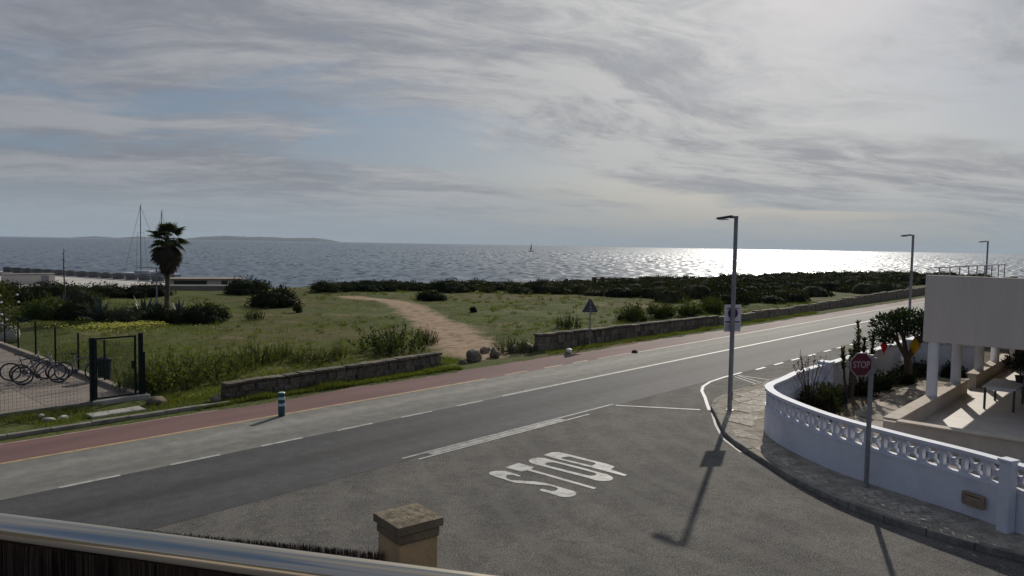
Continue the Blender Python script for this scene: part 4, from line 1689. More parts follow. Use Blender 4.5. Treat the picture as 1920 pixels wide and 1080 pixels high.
# ------------------------------------------------------------------ left kerb, yard, fence, gate
lk = thing('roadside_kerb', 'concrete kerb beside the red cycle lane before the yard', 'kerb', (0, 0, 0), ROAD)
for k in range(22):
    a = -10.6 + k
    MB().box(a + 0.004, a + 0.996, 22.1, 22.28, -0.05, 0.13 + rk.uniform(-.008, .008)).build('kerbstone', m_kerb, lk, bevel=0.012)
yard = MB().sheet([[(-40, 25.0), (9.75, 25.0), (10.0, 41), (10.4, 60), (-40, 60)]], 0.07).build('yard_paving', m_paver, None, road=True)
kind(yard, 'structure')
ye = thing('yard_edging', 'low concrete edging under the wire fence of the yard', 'edging', (0, 0, 0), ROAD)
MB().box(-40, 9.9, 24.82, 25.0, -0.05, 0.14).build('front_edging', m_kerb, ye)
me_ = MB()
me_.add([(9.62, 25.0, -.05), (9.85, 25.0, -.05), (10.0, 42, -.05), (9.78, 42, -.05), (9.62, 25.0, .2), (9.85, 25.0, .2), (10.0, 42, .2), (9.78, 42, .2)], [(3, 2, 1, 0), (4, 5, 6, 7), (0, 1, 5, 4), (1, 2, 6, 5), (2, 3, 7, 6), (3, 0, 4, 7)])
me_.build('side_edging', m_tan, ye)
slab = thing('concrete_slab', 'pale concrete slab in the verge before the gate', 'slab', gp(218, 777, 0.0), ROAD)
MB().box(-0.75, 0.75, -0.28, 0.28, -0.03, 0.1).build('slab_block', m_concrete, slab, bevel=0.02)
sill = thing('gate_sill', 'worn concrete threshold under the green gate', 'threshold', W(9.1, 24.92, 0), ROAD)
MB().box(-0.8, 0.9, -0.22, 0.08, -0.03, 0.16).build('threshold_block', m_concrete, sill, bevel=0.02)

fence = thing('wire_fence', 'dark green posts with wire mesh enclosing the paved yard', 'fence', W(9.7, 25, 0.07), ROAD)
FH = 1.55
post_n = [28.0, 30.7, 33.4, 36.0, 38.6, 40.8]
for n_ in post_n:
    MB().tube([(0.05 + (n_ - 25) * 0.012, n_ - 25, -0.05), (0.05 + (n_ - 25) * 0.012, n_ - 25, FH)], 0.035, 8).build('post', m_green_metal, fence)
for u_ in (5.2, 2.2, -0.8, -3.8):
    MB().tube([(u_ - 9.7, 0, -0.05), (u_ - 9.7, 0, FH)], 0.03, 8).build('post', m_green_metal, fence)
MB().tube([(0.05, 0.2, FH - 0.03), (0.25, 16.0, FH - 0.03)], 0.008, 5).build('top_wire', m_wire, fence)
wm = MB()
for k in range(122):
    x = -1.75 - k * 0.1
    wm.bar((x, 0, 0.0), (x, 0, FH - 0.05), 0.004, 0.004)
for k in range(16):
    wm.bar((-14, 0, 0.02 + k * 0.1), (-1.75, 0, 0.02 + k * 0.1), 0.004, 0.004)
for k in range(158):
    y = 0.2 + k * 0.1
    wm.bar((0.06 + y * 0.012, y, 0.0), (0.06 + y * 0.012, y, FH - 0.05), 0.004, 0.004)
for k in range(16):
    wm.bar((0.06, 0.2, 0.02 + k * 0.1), (0.26, 16, 0.02 + k * 0.1), 0.004, 0.004)
w_o = wm.build('wire_mesh', m_wire, fence)
w_o['kind'] = 'stuff'

gate = thing('yard_gate', 'tall dark green metal gate frame with mesh panel', 'gate', W(8.35, 24.9, 0.07), ROAD)
GH = 2.02
MB().box(-0.07, 0.07, -0.07, 0.07, -0.1, GH + 0.02).build('gate_post', m_green_metal, gate, bevel=0.008)
MB().box(1.38, 1.5, -0.06, 0.06, -0.1, GH + 0.06).build('gate_post', m_green_metal, gate, bevel=0.008)
MB().box(1.5, 1.56, -0.05, 0.05, -0.1, GH - 0.55).build('stop_post', m_green_metal, gate)
leafg = MB()
leafg.box(0.075, 0.13, -0.02, 0.02, 0.1, GH)
leafg.box(1.24, 1.3, -0.02, 0.02, 0.1, GH)
leafg.box(0.13, 1.24, -0.02, 0.02, GH - 0.05, GH)
leafg.box(0.13, 1.24, -0.02, 0.02, 0.1, 0.15)
gl = leafg.build('gate_leaf', m_green_metal, gate)
gm = MB()
for k in range(23):
    x = 0.15 + k * 0.05
    gm.bar((x, 0, 0.15), (x, 0, GH - 0.05), 0.004, 0.004)
for k in range(19):
    gm.bar((0.13, 0, 0.2 + k * 0.1), (1.24, 0, 0.2 + k * 0.1), 0.004, 0.004)
go = gm.build('mesh_infill', m_wire, gl)
go['kind'] = 'stuff'
MB().box(1.16, 1.24, -0.035, 0.035, 0.95, 1.2).build('lock_box', m_green_metal, gl)
wb = thing('waste_bin', 'dark green waste bin standing behind the gate', 'bin', gp(196, 712, 0.07), ROAD)
MB().lathe([(0.2, 0.0), (0.24, 0.7), (0.26, 0.72), (0.26, 0.77), (0.16, 0.82)], 16).build('bin_body', m_green_metal, wb)
MB().tube([(-.1, 0, 0.81), (-.1, 0, 0.86), (.1, 0, 0.86), (.1, 0, 0.81)], 0.012, 6).build('handle', m_black, wb)


# ------------------------------------------------------------------ bicycles
def bicycle(label, loc, ang, paint, lean=0.1):
    t = thing('bicycle', label, 'bicycle', loc, ang)
    t.rotation_euler.x = lean
    wr = 0.335

    def wheel(x):
        c = Vector((x, 0, wr))
        ring = lambda rad, k=28: [c + Vector((math.cos(2 * math.pi * i / k) * rad, 0, math.sin(2 * math.pi * i / k) * rad)) for i in range(k)]
        w_ = MB().tube(ring(wr - 0.02), 0.021, 8, closed=True).build('tyre', m_rubber, t, smooth_=True)
        MB().tube(ring(wr - 0.048), 0.011, 6, closed=True).build('rim', m_chrome, w_)
        sp = MB()
        for i in range(16):
            a = 2 * math.pi * i / 16
            sp.bar(c + Vector((0, 0.02 * (-1) ** i, 0)), c + Vector((math.cos(a) * (wr - 0.05), 0, math.sin(a) * (wr - 0.05))), 0.003, 0.003)
        sp.tube([c - Vector((0, 0.04, 0)), c + Vector((0, 0.04, 0))], 0.022, 8)
        sp.build('spokes', m_chrome, w_)
    wheel(0)
    wheel(1.06)
    bb, seat_t, head_t, head_b = (0.44, 0, 0.3), (0.3, 0, 0.8), (0.86, 0, 0.86), (0.9, 0, 0.7)
    f = MB()
    f.tube([bb, seat_t], 0.017, 8)
    f.tube([bb, head_b], 0.021, 8)
    f.tube([(0.315, 0, 0.74), head_t], 0.018, 8)
    f.tube([head_b, head_t], 0.02, 8)
    for s in (-0.045, 0.045):
        f.tube([(0.44, s * 0.6, 0.3), (0, s, wr)], 0.01, 6)
        f.tube([(0.32, s * 0.4, 0.74), (0, s, wr)], 0.009, 6)
    f.build('bike_frame', paint, t)
    fk = MB()
    for s in (-0.05, 0.05):
        fk.tube([(0.9, s * 0.6, 0.69), (0.98, s, 0.5), (1.06, s, wr)], [0.014, 0.012, 0.009], 6)
    fk.build('fork', m_chrome, t)
    MB().tube([(0.3, 0, 0.78), (0.275, 0, 0.93)], 0.013, 8).build('seat_post', m_chrome, t)
    sd = MB()
    sd.add([(0.14, -0.075, 0.94), (0.14, 0.075, 0.94), (0.3, 0.06, 0.95), (0.42, 0.018, 0.94), (0.42, -0.018, 0.94), (0.3, -0.06, 0.95),
            (0.14, -0.06, 0.985), (0.14, 0.06, 0.985), (0.3, 0.045, 0.98), (0.41, 0.012, 0.968), (0.41, -0.012, 0.968), (0.3, -0.045, 0.98)],
           [(5, 4, 3, 2, 1, 0), (6, 7, 8, 9, 10, 11)] + [(i, (i + 1) % 6, (i + 1) % 6 + 6, i + 6) for i in range(6)])
    sd.build('saddle', m_black, t, bevel=0.01)
    hb = MB().tube([(0.85, 0, 0.86), (0.84, 0, 0.96)], 0.014, 8)
    hb.tube([(0.74, -0.3, 0.99), (0.84, -0.2, 0.985), (0.87, 0, 0.965), (0.84, 0.2, 0.985), (0.74, 0.3, 0.99)], 0.012, 8)
    h_o = hb.build('handlebar', m_chrome, t)
    for s in (-1, 1):
        MB().tube([(0.74, s * 0.3, 0.99), (0.8, s * 0.24, 0.987)], 0.018, 8).build('grip', m_black, h_o)
    cr = MB()
    cr.tube([(0.44, -0.05, 0.3), (0.44, 0.05, 0.3)], 0.025, 10)
    cr.tube([(0.44, -0.055, 0.3), (0.44, -0.06, 0.3)], 0.09, 18)
    cr.bar((0.44, -0.075, 0.3), (0.55, -0.075, 0.19), 0.02, 0.012)
    cr.bar((0.44, 0.075, 0.3), (0.33, 0.075, 0.41), 0.02, 0.012)
    c_o = cr.build('crankset', m_dark_steel, t)
    MB().box(0.51, 0.59, -0.16, -0.08, 0.175, 0.2).build('pedal', m_black, c_o)
    MB().box(0.29, 0.37, 0.08, 0.16, 0.4, 0.425).build('pedal', m_black, c_o)
    mg = MB()
    for cx in (0, 1.06):
        k = 9
        for i in range(k):
            a0, a1 = R(20 + i * 15), R(20 + (i + 1) * 15)
            p0, p1 = (cx + math.cos(a0) * (wr + 0.025), 0, wr + math.sin(a0) * (wr + 0.025)), (cx + math.cos(a1) * (wr + 0.025), 0, wr + math.sin(a1) * (wr + 0.025))
            mg.bar(p0, p1, 0.05, 0.004, (0, 1, 0))
    mg.v = [(x, y, z) for x, y, z in mg.v]
    return t


b0 = gp(43, 722, 0.07)
bang = R(30)
bicycle('silver grey bicycle leaning nearest the street in the yard', b0, bang, m_chrome, 0.12)
bd = Vector((math.cos(bang), math.sin(bang), 0))
bn = Vector((-bd.y, bd.x, 0))
bicycle('dark bicycle in the middle of the three parked in the yard', b0 + bn * 0.5 - bd * 0.1, bang + 0.08, m_bikedark, 0.1)
bicycle('blue grey bicycle farthest back of the three in the yard', b0 + bn * 1.05 - bd * 0.42, bang - 0.05, m_bikeblue, 0.14)
bicycle('grey bicycle with its front wheel by the fence, right of the silver one', b0 + bd * 1.15 + bn * 0.55, bang - 0.45, m_bikegrey, -0.35)
ys = thing('yard_stone', 'pale round stone planter at the back of the yard', 'planter', gp(12, 641, 0.07))
MB().lathe([(0.5, 0.0), (0.58, 0.35), (0.5, 0.72), (0.3, 0.85)], 18).build('planter_body', m_concrete, ys, smooth_=True)
MB().lathe([(0.3, 0.84), (0.2, 0.88)], 12).build('soil', m_soil, ys)

# flowering garden bush cut by the left picture edge
fb = thing('flowering_bush', 'tall bush with white blossoms at the left picture edge', 'bush', gp(-6, 668, 0.07), 0.4)
MB().tube([(0, 0, 0), (0.05, 0, 0.6), (0.0, 0.1, 1.4), (0.1, 0.05, 2.4)], [0.06, 0.05, 0.035, 0.015], 7).build('trunk', m_bark, fb)
place('crown', leaf_mesh('flower_crown', 71, 1500, [(0, 0, 2.2, 0.65, 0.9), (0.35, 0, 1.7, 0.5, 0.6), (-0.3, 0.1, 2.6, 0.5, 0.7), (0.3, -0.2, 2.7, 0.4, 0.5), (0.45, -0.1, 1.1, 0.4, 0.45)], 0.12, core=0), m_leaf_yel, fb)
rb = random.Random(6)
for k in range(14):
    a = rb.uniform(0, 6.28)
    bz = rb.uniform(0.9, 3.0)
    mb = MB().lathe([(0.01, -.03), (0.06, 0.0), (0.045, 0.045), (0.01, 0.06)], 8, (0.72 * math.cos(a) + .1, 0.72 * math.sin(a), bz))
    mb.build('blossom', m_whiteflower, fb)

# ------------------------------------------------------------------ palm
palm = thing('palm_tree', 'fan palm with a green crown above a skirt of dead fronds', 'palm tree', gp(312, 592, 0.05))
tr = []
for i in range(9):
    t_ = i / 8
    tr.append((0.12 * math.sin(t_ * 1.8), 0.05 * t_, -0.1 + t_ * 5.2))
MB().tube(tr, [0.28, 0.18, 0.155, 0.145, 0.14, 0.14, 0.15, 0.17, 0.17], 12).build('trunk', m_bark, palm, smooth_=True)


def fan_mesh(name, nseg, stalk, rad, arc, droop, seed):
    r = random.Random(seed)
    mb = MB()
    mb.tube([(0, 0, 0), (stalk * 0.5, 0, 0.03), (stalk, 0, 0)], [0.022, 0.016, 0.012], 5)
    for i in range(nseg):
        a = (i / (nseg - 1) - 0.5) * arc
        L_ = rad * (1 - 0.25 * abs(a) / (arc / 2)) * r.uniform(0.85, 1.1)
        d = Vector((math.cos(a), math.sin(a), 0))
        s = Vector((-d.y, d.x, 0))
        b = Vector((stalk, 0, 0))
        w = 0.052
        z1, z2 = -droop * 0.3 * L_, -droop * L_ * r.uniform(0.8, 1.3)
        fold = 0.02
        p = [b, b + d * L_ * .5 + s * w + Vector((0, 0, z1 + fold)), b + d * L_ + Vector((0, 0, z2)), b + d * L_ * .5 - s * w + Vector((0, 0, z1 + fold)), b + d * L_ * .5 + Vector((0, 0, z1 - fold))]
        mb.add(p, [(0, 1, 4), (1, 2, 4), (0, 4, 3), (4, 2, 3)])
    return mb.mesh(name)


FG = [fan_mesh('green_fan', 20, 0.62, 0.66, R(215), 0.35, 1 + i) for i in range(2)]
FD = [fan_mesh('dead_fan', 13, 0.35, 0.7, R(85), 0.25, 5 + i) for i in range(2)]
for m_ in FG:
    m_.materials.append(m_palm_g)
for m_ in FD:
    m_.materials.append(m_palm_d)
rp = random.Random(12)
top = Vector(tr[-1])
for i in range(26):
    el = [72, 50, 22, 2, -14][i % 5] + rp.uniform(-8, 8)
    az = i * 137.5 + rp.uniform(-12, 12)
    s = rp.uniform(0.95, 1.12) * (0.95 if el > 45 else 1.15)
    place('frond', FG[i % 2], None, palm, loc=top + Vector((0, 0, 0.05)), rot=(rp.uniform(-.4, .4), -R(el), R(az)), scale=(s, s, s))
for i in range(80):
    t_ = rp.random()
    el = -30 - 44 * t_ + rp.uniform(-6, 6)
    z = top.z - 0.1 - 1.05 * t_
    s = rp.uniform(1.1, 1.45) * (1.1 - 0.1 * t_)
    place('dead_frond', FD[i % 2], None, palm, loc=(top.x * 0.9, top.y, z), rot=(rp.uniform(-.5, .5), -R(el), R(i * 137.5)), scale=(s, s, s))

# agaves
def agave_leaf():
    mb = MB()
    rings = []
    for i in range(7):
        t_ = i / 6
        w = 0.11 * (1 - t_ ** 2.2) * (0.75 + 0.5 * math.sin(math.pi * min(1, t_ * 1.4))) + 0.003
        x = t_ * 1.05
        z = 0.28 * math.sin(t_ * 1.5) * 0.4
        rings.append([(x, -w, z + 0.03 * (1 - t_)), (x, 0, z - 0.05 * (1 - t_)), (x, w, z + 0.03 * (1 - t_)), (x, 0, z + 0.012)])
    vs_ = [p for r_ in rings for p in r_]
    fs_ = []
    for i in range(6):
        for k in range(4):
            l = (k + 1) % 4
            fs_.append((i * 4 + k, i * 4 + l, (i + 1) * 4 + l, (i + 1) * 4 + k))
    mb.add(vs_, fs_)
    return mb.mesh('agave_leaf')


AGL = agave_leaf()
AGL.materials.append(m_agave)


def agave(label, p, s, seed):
    r = random.Random(seed)
    t = thing('agave', label, 'agave', p, r.uniform(0, 6), None, s)
    for i in range(22):
        el = 82 - 68 * (i / 21) ** 0.8
        place('leaf', AGL, None, t, loc=(0, 0, 0.06), rot=(r.uniform(-.15, .15), -R(el + r.uniform(-5, 5)), R(i * 137.5)), scale=r.uniform(0.85, 1.1) * Vector((1, 1, 1)))
    return t


for i, (px, py, s, lb) in enumerate([(187, 606, 1.35, 'large grey agave left of the palm shrubs'), (270, 604, 1.45, 'large agave just left of the palm foot'),
                                     (292, 600, 1.2, 'agave partly hidden by the palm trunk'), (335, 600, 1.2, 'agave right of the palm trunk'), (118, 582, 1.1, 'agave at the foot of the tall dry flower stalk')]):
    agave(lb, gp(px, py, 0.05), s, 30 + i)
st = thing('agave_flower_stalk', 'tall thin dry agave flower stalk rising against the sea', 'plant stalk', gp(121, 580, 0.05))
MB().tube([(0, 0, 0), (0.03, 0, 1.5), (-0.02, 0.02, 3.0), (0.02, 0, 4.35)], [0.06, 0.05, 0.04, 0.015], 7).build('stem', m_wood, st)
for k in range(9):
    z = 2.9 + k * 0.15
    a = k * 2.4
    MB().tube([(0, 0, z), (0.1 * math.cos(a), 0.1 * math.sin(a), z + 0.06)], [0.012, 0.03], 5).build('pod', m_wood, st)
for i, (px, t_, b_, lb) in enumerate([(294, 508, 566, 'thin grey wooden pole left of the palm trunk'), (315, 540, 570, 'short grey pole beside the palm trunk')]):
    p = gp(px, b_ + 4, 0.0)
    h = (b_ - t_) * p.length / FPX * 1.05
    o = thing('slender_pole', lb, 'pole', p)
    MB().tube([(0, 0, -0.1), (0, 0, h)], [0.06, 0.045], 8).build('shaft', m_steel_g, o)
    MB().lathe([(0.06, h), (0.05, h + 0.06), (0.01, h + 0.09)], 8).build('top_cap', m_steel_g, o)

# ------------------------------------------------------------------ street lamps and signs
def street_lamp(label, p, h):
    t = thing('street_lamp', label, 'street lamp', p, ROAD, 'street lamps along the main road')
    MB().lathe([(0.13, 0), (0.13, 0.02), (0.075, 0.03), (0.073, 1.2), (0.062, h - 0.05), (0.058, h)], 14).build('pole', m_steel_g, t)
    MB().box(-0.045, 0.045, -0.05, 0.2, h - 0.07, h + 0.0).build('bracket', m_steel_g, t)
    hd = MB()
    hd.add([(-0.07, 0.12, h - 0.04), (0.07, 0.12, h - 0.04), (0.11, 0.62, h - 0.1), (-0.11, 0.62, h - 0.1), (-0.07, 0.12, h + 0.03), (0.07, 0.12, h + 0.03), (0.1, 0.62, h - 0.04), (-0.1, 0.62, h - 0.04)],
           [(3, 2, 1, 0), (4, 5, 6, 7), (0, 1, 5, 4), (1, 2, 6, 5), (2, 3, 7, 6), (3, 0, 4, 7)])
    lh = hd.build('lamp_head', m_dark_steel, t, bevel=0.012)
    MB().box(-0.07, 0.07, 0.28, 0.56, h - 0.118, h - 0.085).build('lens', m_signwhite, lh)
    MB().box(-0.03, 0.03, -0.076, -0.072, 0.35, 0.6).build('service_door', m_dark_steel, t)


LP = Vector((6.9, 23.2, 0.12))
street_lamp('grey street lamp carrying the no parking sign at the corner', LP, 6.08)
street_lamp('grey street lamp behind the garden tree, second along the road', Vector((22.45, 42.0, 0.12)), 6.02)
street_lamp('grey street lamp rising behind the house, farthest along the road', Vector((38.4, 60.5, 0.12)), 6.02)

nps = thing('no_parking_sign', 'white no parking panel with a dark disc fixed to the street lamp', 'sign', LP + Vector((0.03, 0.12, 0)), R(8))
MB().box(-0.275, 0.275, -0.012, 0.012, 2.47, 3.32).build('panel', m_signwhite, nps, bevel=0.01)


def disc(mb, cx, cz, r0, r1, y, k=32):
    vs_, fs_ = [], []
    if r0 <= 0:
        vs_ = [(cx + r1 * math.cos(2 * math.pi * i / k), y, cz + r1 * math.sin(2 * math.pi * i / k)) for i in range(k)]
        fs_ = [tuple(range(k))]
    else:
        for r in (r0, r1):
            vs_ += [(cx + r * math.cos(2 * math.pi * i / k), y, cz + r * math.sin(2 * math.pi * i / k)) for i in range(k)]
        fs_ = [(i, (i + 1) % k, (i + 1) % k + k, i + k) for i in range(k)]
    return mb.add(vs_, fs_)


disc(MB(), 0, 3.05, 0, 0.13, -0.014).build('blue_disc', m_signblue, nps)
disc(MB(), 0, 3.05, 0.125, 0.165, -0.016).build('red_ring', m_signred, nps)
mb = MB()
mb.add([(-0.11, -0.018, 3.14), (-0.09, -0.018, 3.16), (0.11, -0.018, 2.96), (0.09, -0.018, 2.94)], [(0, 3, 2, 1)])
mb.build('red_slash', m_signred, nps)
MB().box(-0.245, 0.245, -0.015, -0.0125, 2.755, 2.8).build('dark_bar', m_signblue, nps)
MB().box(-0.25, 0.25, -0.0145, -0.0125, 2.52, 2.72).build('lower_plate', M('sign_lower_plate', (0.5, 0.52, 0.56), rough=0.5), nps)
MB().bar((-0.2, 0.0, 3.2), (0.2, 0.0, 3.2), 0.05, 0.03).build('clamp', m_steel_g, nps)


def text_mesh(body, size, name):
    cu_ = bpy.data.curves.new(name, 'FONT')
    cu_.body = body
    cu_.size = size
    cu_.align_x = 'CENTER'
    cu_.align_y = 'CENTER'
    cu_.offset = 0.004
    o = bpy.data.objects.new(name, cu_)
    COL.objects.link(o)
    bpy.context.view_layer.update()
    me = bpy.data.meshes.new_from_object(o.evaluated_get(bpy.context.evaluated_depsgraph_get()))
    bpy.data.objects.remove(o)
    bpy.data.curves.remove(cu_)
    me.name = name
    return me


ss = thing('stop_sign', 'red octagonal stop sign on a grey post before the garden wall', 'sign', Vector((7.72, 15.86, 0.12)), R(10))
MB().bar((0, 0, -0.05), (0, 0, 2.86), 0.075, 0.075).build('post', m_steel_g, ss, bevel=0.006)
MB().lathe([(0.07, 0.012), (0.06, 0.04)], 10).build('base_collar', m_steel_g, ss)
oc = [(-0.28 + 0.272 * math.cos(R(22.5 + 45 * i)), 2.66 + 0.272 * math.sin(R(22.5 + 45 * i))) for i in range(8)]
ow = MB().add([(x, -0.056, z) for x, z in oc] + [(x, -0.04, z) for x, z in oc], [tuple(range(8)), tuple(range(8, 16))[::-1]] + [(i, i + 8, (i + 1) % 8 + 8, (i + 1) % 8) for i in range(8)]).build('plate', m_signtext, ss)
oc2 = [(-0.28 + 0.252 * math.cos(R(22.5 + 45 * i)), 2.66 + 0.252 * math.sin(R(22.5 + 45 * i))) for i in range(8)]
MB().add([(x, -0.0585, z) for x, z in oc2], [tuple(range(8))]).build('red_face', m_red, ow)
tm = text_mesh('STOP', 0.2, 'stop_lettering')
place('stop_lettering', tm, m_signtext, ow, loc=(-0.28, -0.0605, 2.655), rot=(R(90), 0, 0), scale=(0.82, 1, 1))
for z in (2.5, 2.78):
    MB().box(-0.14, 0.045, -0.042, 0.045, z - 0.02, z + 0.02).build('clamp', m_steel_g, ss)

ws = thing('warning_sign', 'triangular road sign on a thin post seen from behind', 'sign', W(31.35, 22.75, 0.05), R(14))
MB().bar((0, 0, -0.1), (0, 0, 2.3), 0.06, 0.04).build('post', m_steel_g, ws)
tri_ = [(-0.4, 1.72), (0.4, 1.72), (0.43, 1.77), (0.04, 2.42), (-0.04, 2.42), (-0.43, 1.77)]
MB().add([(x, 0.05, z) for x, z in tri_] + [(x, 0.03, z) for x, z in tri_], [tuple(range(6))[::-1], tuple(range(6, 12))] + [(i, (i + 1) % 6, (i + 1) % 6 + 6, i + 6) for i in range(6)]).build('plate', m_signback, ws)
MB().box(-0.1, 0.1, -0.02, 0.03, 1.95, 1.99).build('bracket', m_steel_g, ws)
MB().box(-0.15, 0.15, -0.02, 0.03, 1.8, 1.84).build('bracket', m_steel_g, ws)

bo = thing('bollard', 'teal lane bollard with two pale bands beside the cycle lane', 'bollard', gp(528, 780, 0.0))
MB().lathe([(0.09, 0.0), (0.1, 0.04), (0.1, 0.68), (0.09, 0.7)], 20).build('body', m_teal, bo, smooth_=False)
for a, b in ((0.31, 0.39), (0.5, 0.58)):
    MB().lathe([(0.1025, a), (0.1025, b)], 20).build('reflective_band', m_reflect, bo)
MB().lathe([(0.1, 0.7), (0.085, 0.715)], 20).build('top_cap', m_reflect, bo)

# litter by the wall and the yellow stop lines
lt = rock('litter_bag', 'crumpled white plastic bag below the warning sign', gp(1067, 661, 0.02), (0.36, 0.3, 0.26), 201, m_litter, cat='litter')
cone = thing('road_stud', 'small dark object lying on the cycle lane edge', 'litter', gp(1190, 661, 0.004))
MB().lathe([(0.16, 0), (0.15, 0.06), (0.08, 0.13)], 12).build('stud_body', m_dark_in, cone)

# ------------------------------------------------------------------ garden planting
def cane_plant(name, label, p, h, seed, mat, k=4):
    r = random.Random(seed)
    t = thing(name, label, 'plant', p)
    for i in range(k):
        a = 2 * math.pi * i / k + r.uniform(-.4, .4)
        hh = h * r.uniform(0.6, 1.0)
        pts = [(0.06 * math.cos(a), 0.06 * math.sin(a), -0.05), (0.2 * math.cos(a), 0.2 * math.sin(a), hh * 0.4), (0.28 * math.cos(a), 0.28 * math.sin(a), hh)]
        s_ = MB().tube(pts, [0.05, 0.045, 0.03], 7).build('cane', m_bark, t)
        mb = MB()
        for q in range(110):
            f = r.uniform(0.35, 1.05)
            b = Vector(pts[1]) * (1 - f) + Vector(pts[2]) * f
            d = Vector((r.uniform(-1, 1), r.uniform(-1, 1), r.uniform(-0.1, 1.1))).normalized()
            x = d.cross(Vector((0, 0, 1))).normalized()
            l = r.uniform(0.12, 0.26)
            mb.add([b, b + d * l * .5 + x * l * .2, b + d * l, b + d * l * .5 - x * l * .2], [(0, 1, 2, 3)])
        mb.build('leaves', mat, s_)
    return t


cane_plant('tall_succulent', 'tall leafy succulent by the roadside garden wall', W(26.3, 8.2, 0.2), 2.2, 2, m_leaf_yel, 4)
cane_plant('tall_succulent', 'branching succulent between the leafy one and the tree', W(27.5, 8.15, 0.2), 2.45, 3, m_leaf_glossy, 3)

gt = thing('garden_tree', 'dark glossy leaved tree with forked trunk beside the house', 'tree', W(31.2, 7.6, 0.2), 0.3)
tk = MB()
tk.tube([(0, 0, -0.1), (-0.05, 0.02, 0.5), (-0.1, 0.05, 0.95)], [0.17, 0.15, 0.13], 9)
limbs = [[(-0.1, 0.05, 0.9), (-0.5, 0.1, 1.5), (-0.95, 0.2, 2.2)], [(-0.1, 0.05, 0.9), (0.25, -0.1, 1.5), (0.75, -0.15, 2.2)], [(-0.1, 0.05, 0.9), (-0.05, 0.3, 1.6), (0.1, 0.7, 2.3)], [(-0.1, 0.05, 0.9), (-0.2, -0.35, 1.5), (-0.1, -0.8, 2.2)]]
for l in limbs:
    tk.tube(l, [0.1, 0.075, 0.03], 7)
    e = Vector(l[-1])
    for k in range(3):
        a = k * 2.1 + len(l)
        tk.tube([l[1], e * 0.7 + Vector(l[1]) * 0.3 + Vector((0.2 * math.cos(a), 0.2 * math.sin(a), 0)), e + Vector((0.4 * math.cos(a), 0.4 * math.sin(a), 0.25))], [0.05, 0.03, 0.012], 5)
tk.build('trunk', m_bark, gt)
place('crown', leaf_mesh('tree_crown', 81, 3200, [(-0.95, 0.2, 2.2, 0.55, 0.38), (0.75, -0.15, 2.25, 0.6, 0.4), (0.1, 0.7, 2.3, 0.55, 0.38), (-0.1, -0.8, 2.2, 0.55, 0.36), (-0.2, 0.0, 2.45, 0.7, 0.36), (-1.25, -0.35, 2.05, 0.35, 0.28), (1.2, 0.3, 2.1, 0.4, 0.3), (0.5, 0.3, 2.0, 0.5, 0.3), (-0.6, -0.4, 1.95, 0.4, 0.3), (-1.35, 0.1, 1.6, 0.36, 0.34), (-0.9, 0.5, 1.75, 0.4, 0.3), (0.2, -0.9, 1.75, 0.42, 0.32), (1.0, -0.4, 1.75, 0.4, 0.3)], 0.14, aspect=0.5, core=0.0), m_leaf_glossy, gt)


def gbush(label, u_, n_, rx, rz, mat, seed, leaf=0.12, z=0.2, k=900, cat='shrub', name='garden_shrub'):
    t = thing(name, label, cat, W(u_, n_, z), seed * 0.7, None, (rx, rx, rz))
    place('crown', leaf_mesh('crown', seed, k, dome_blobs(seed, 7), leaf, core=0.55, upright=0.6), mat, t)
    if not STEM.materials:
        STEM.materials.append(m_bark)
    place('stem', STEM, None, t)
    return t


gbush('leafy bush with reddish stems in the corner bed inside the curved wall', 23.2, 8.15, 0.72, 1.05, m_leaf_bronze, 111, 0.16, k=1300)
gbush('low dark planting at the tip of the corner bed', 21.6, 8.0, 0.5, 0.4, m_leaf_weed, 112, 0.18)
gbush('low green ground cover along the curved wall', 20.3, 7.25, 0.5, 0.28, m_leaf_weed, 113, 0.2)
gbush('dark shrub by the pillar of the roadside wall', 24.7, 8.2, 0.5, 0.8, m_leaf_glossy, 114, 0.15)
gbush('dark shrub at the foot of the leafy succulent', 27.3, 8.05, 0.62, 0.65, m_leaf_dark, 115, 0.13)
gbush('dark shrub at the foot of the branching succulent', 29.0, 8.0, 0.7, 0.8, m_leaf_dark, 116, 0.13)
gbush('dark shrub around the garden tree trunk', 31.0, 7.8, 0.75, 0.7, m_leaf_dark, 117, 0.13)
gbush('dark shrub against the cross wall, nearer the road', 33.3, 7.9, 0.8, 0.8, m_leaf_dark, 118, 0.13)
gbush('dark shrub against the cross wall behind the columns', 33.6, 6.6, 0.7, 0.75, m_leaf_dark, 119, 0.13)
gbush('small spiky plant before the low cream wall', 19.0, 4.3, 0.28, 0.5, m_leaf_grey, 120, 0.22, k=90)
gbush('small plant between the curved wall and the paving', 18.6, 5.4, 0.24, 0.42, m_leaf_grey, 121, 0.22, k=90)
# bare twigs of the corner bush
tw = thing('dry_twigs', 'bare reddish twigs standing out of the corner bush', 'plant', W(23.0, 8.35, 0.2))
tb = MB()
r_ = random.Random(3)
for k in range(16):
    a = r_.uniform(0, 6.28)
    e = Vector((0.75 * math.cos(a) * r_.uniform(.3, 1), 0.75 * math.sin(a) * r_.uniform(.3, 1), r_.uniform(1.2, 1.9)))
    tb.tube([(0.05 * math.cos(a), 0.05 * math.sin(a), 0), e * 0.5 + Vector((0, 0, .15)), e], [0.014, 0.01, 0.006], 5)
    for q in range(6):
        b = e * r_.uniform(0.75, 1.0)
        d = Vector((r_.uniform(-1, 1), r_.uniform(-1, 1), r_.uniform(-.2, 1))).normalized()
        x = d.cross(Vector((0, 0, 1))).normalized()
        tb.add([b, b + d * .06 + x * .03, b + d * .12, b + d * .06 - x * .03], [(0, 1, 2, 3)])
tb.build('twigs', m_bark, tw)

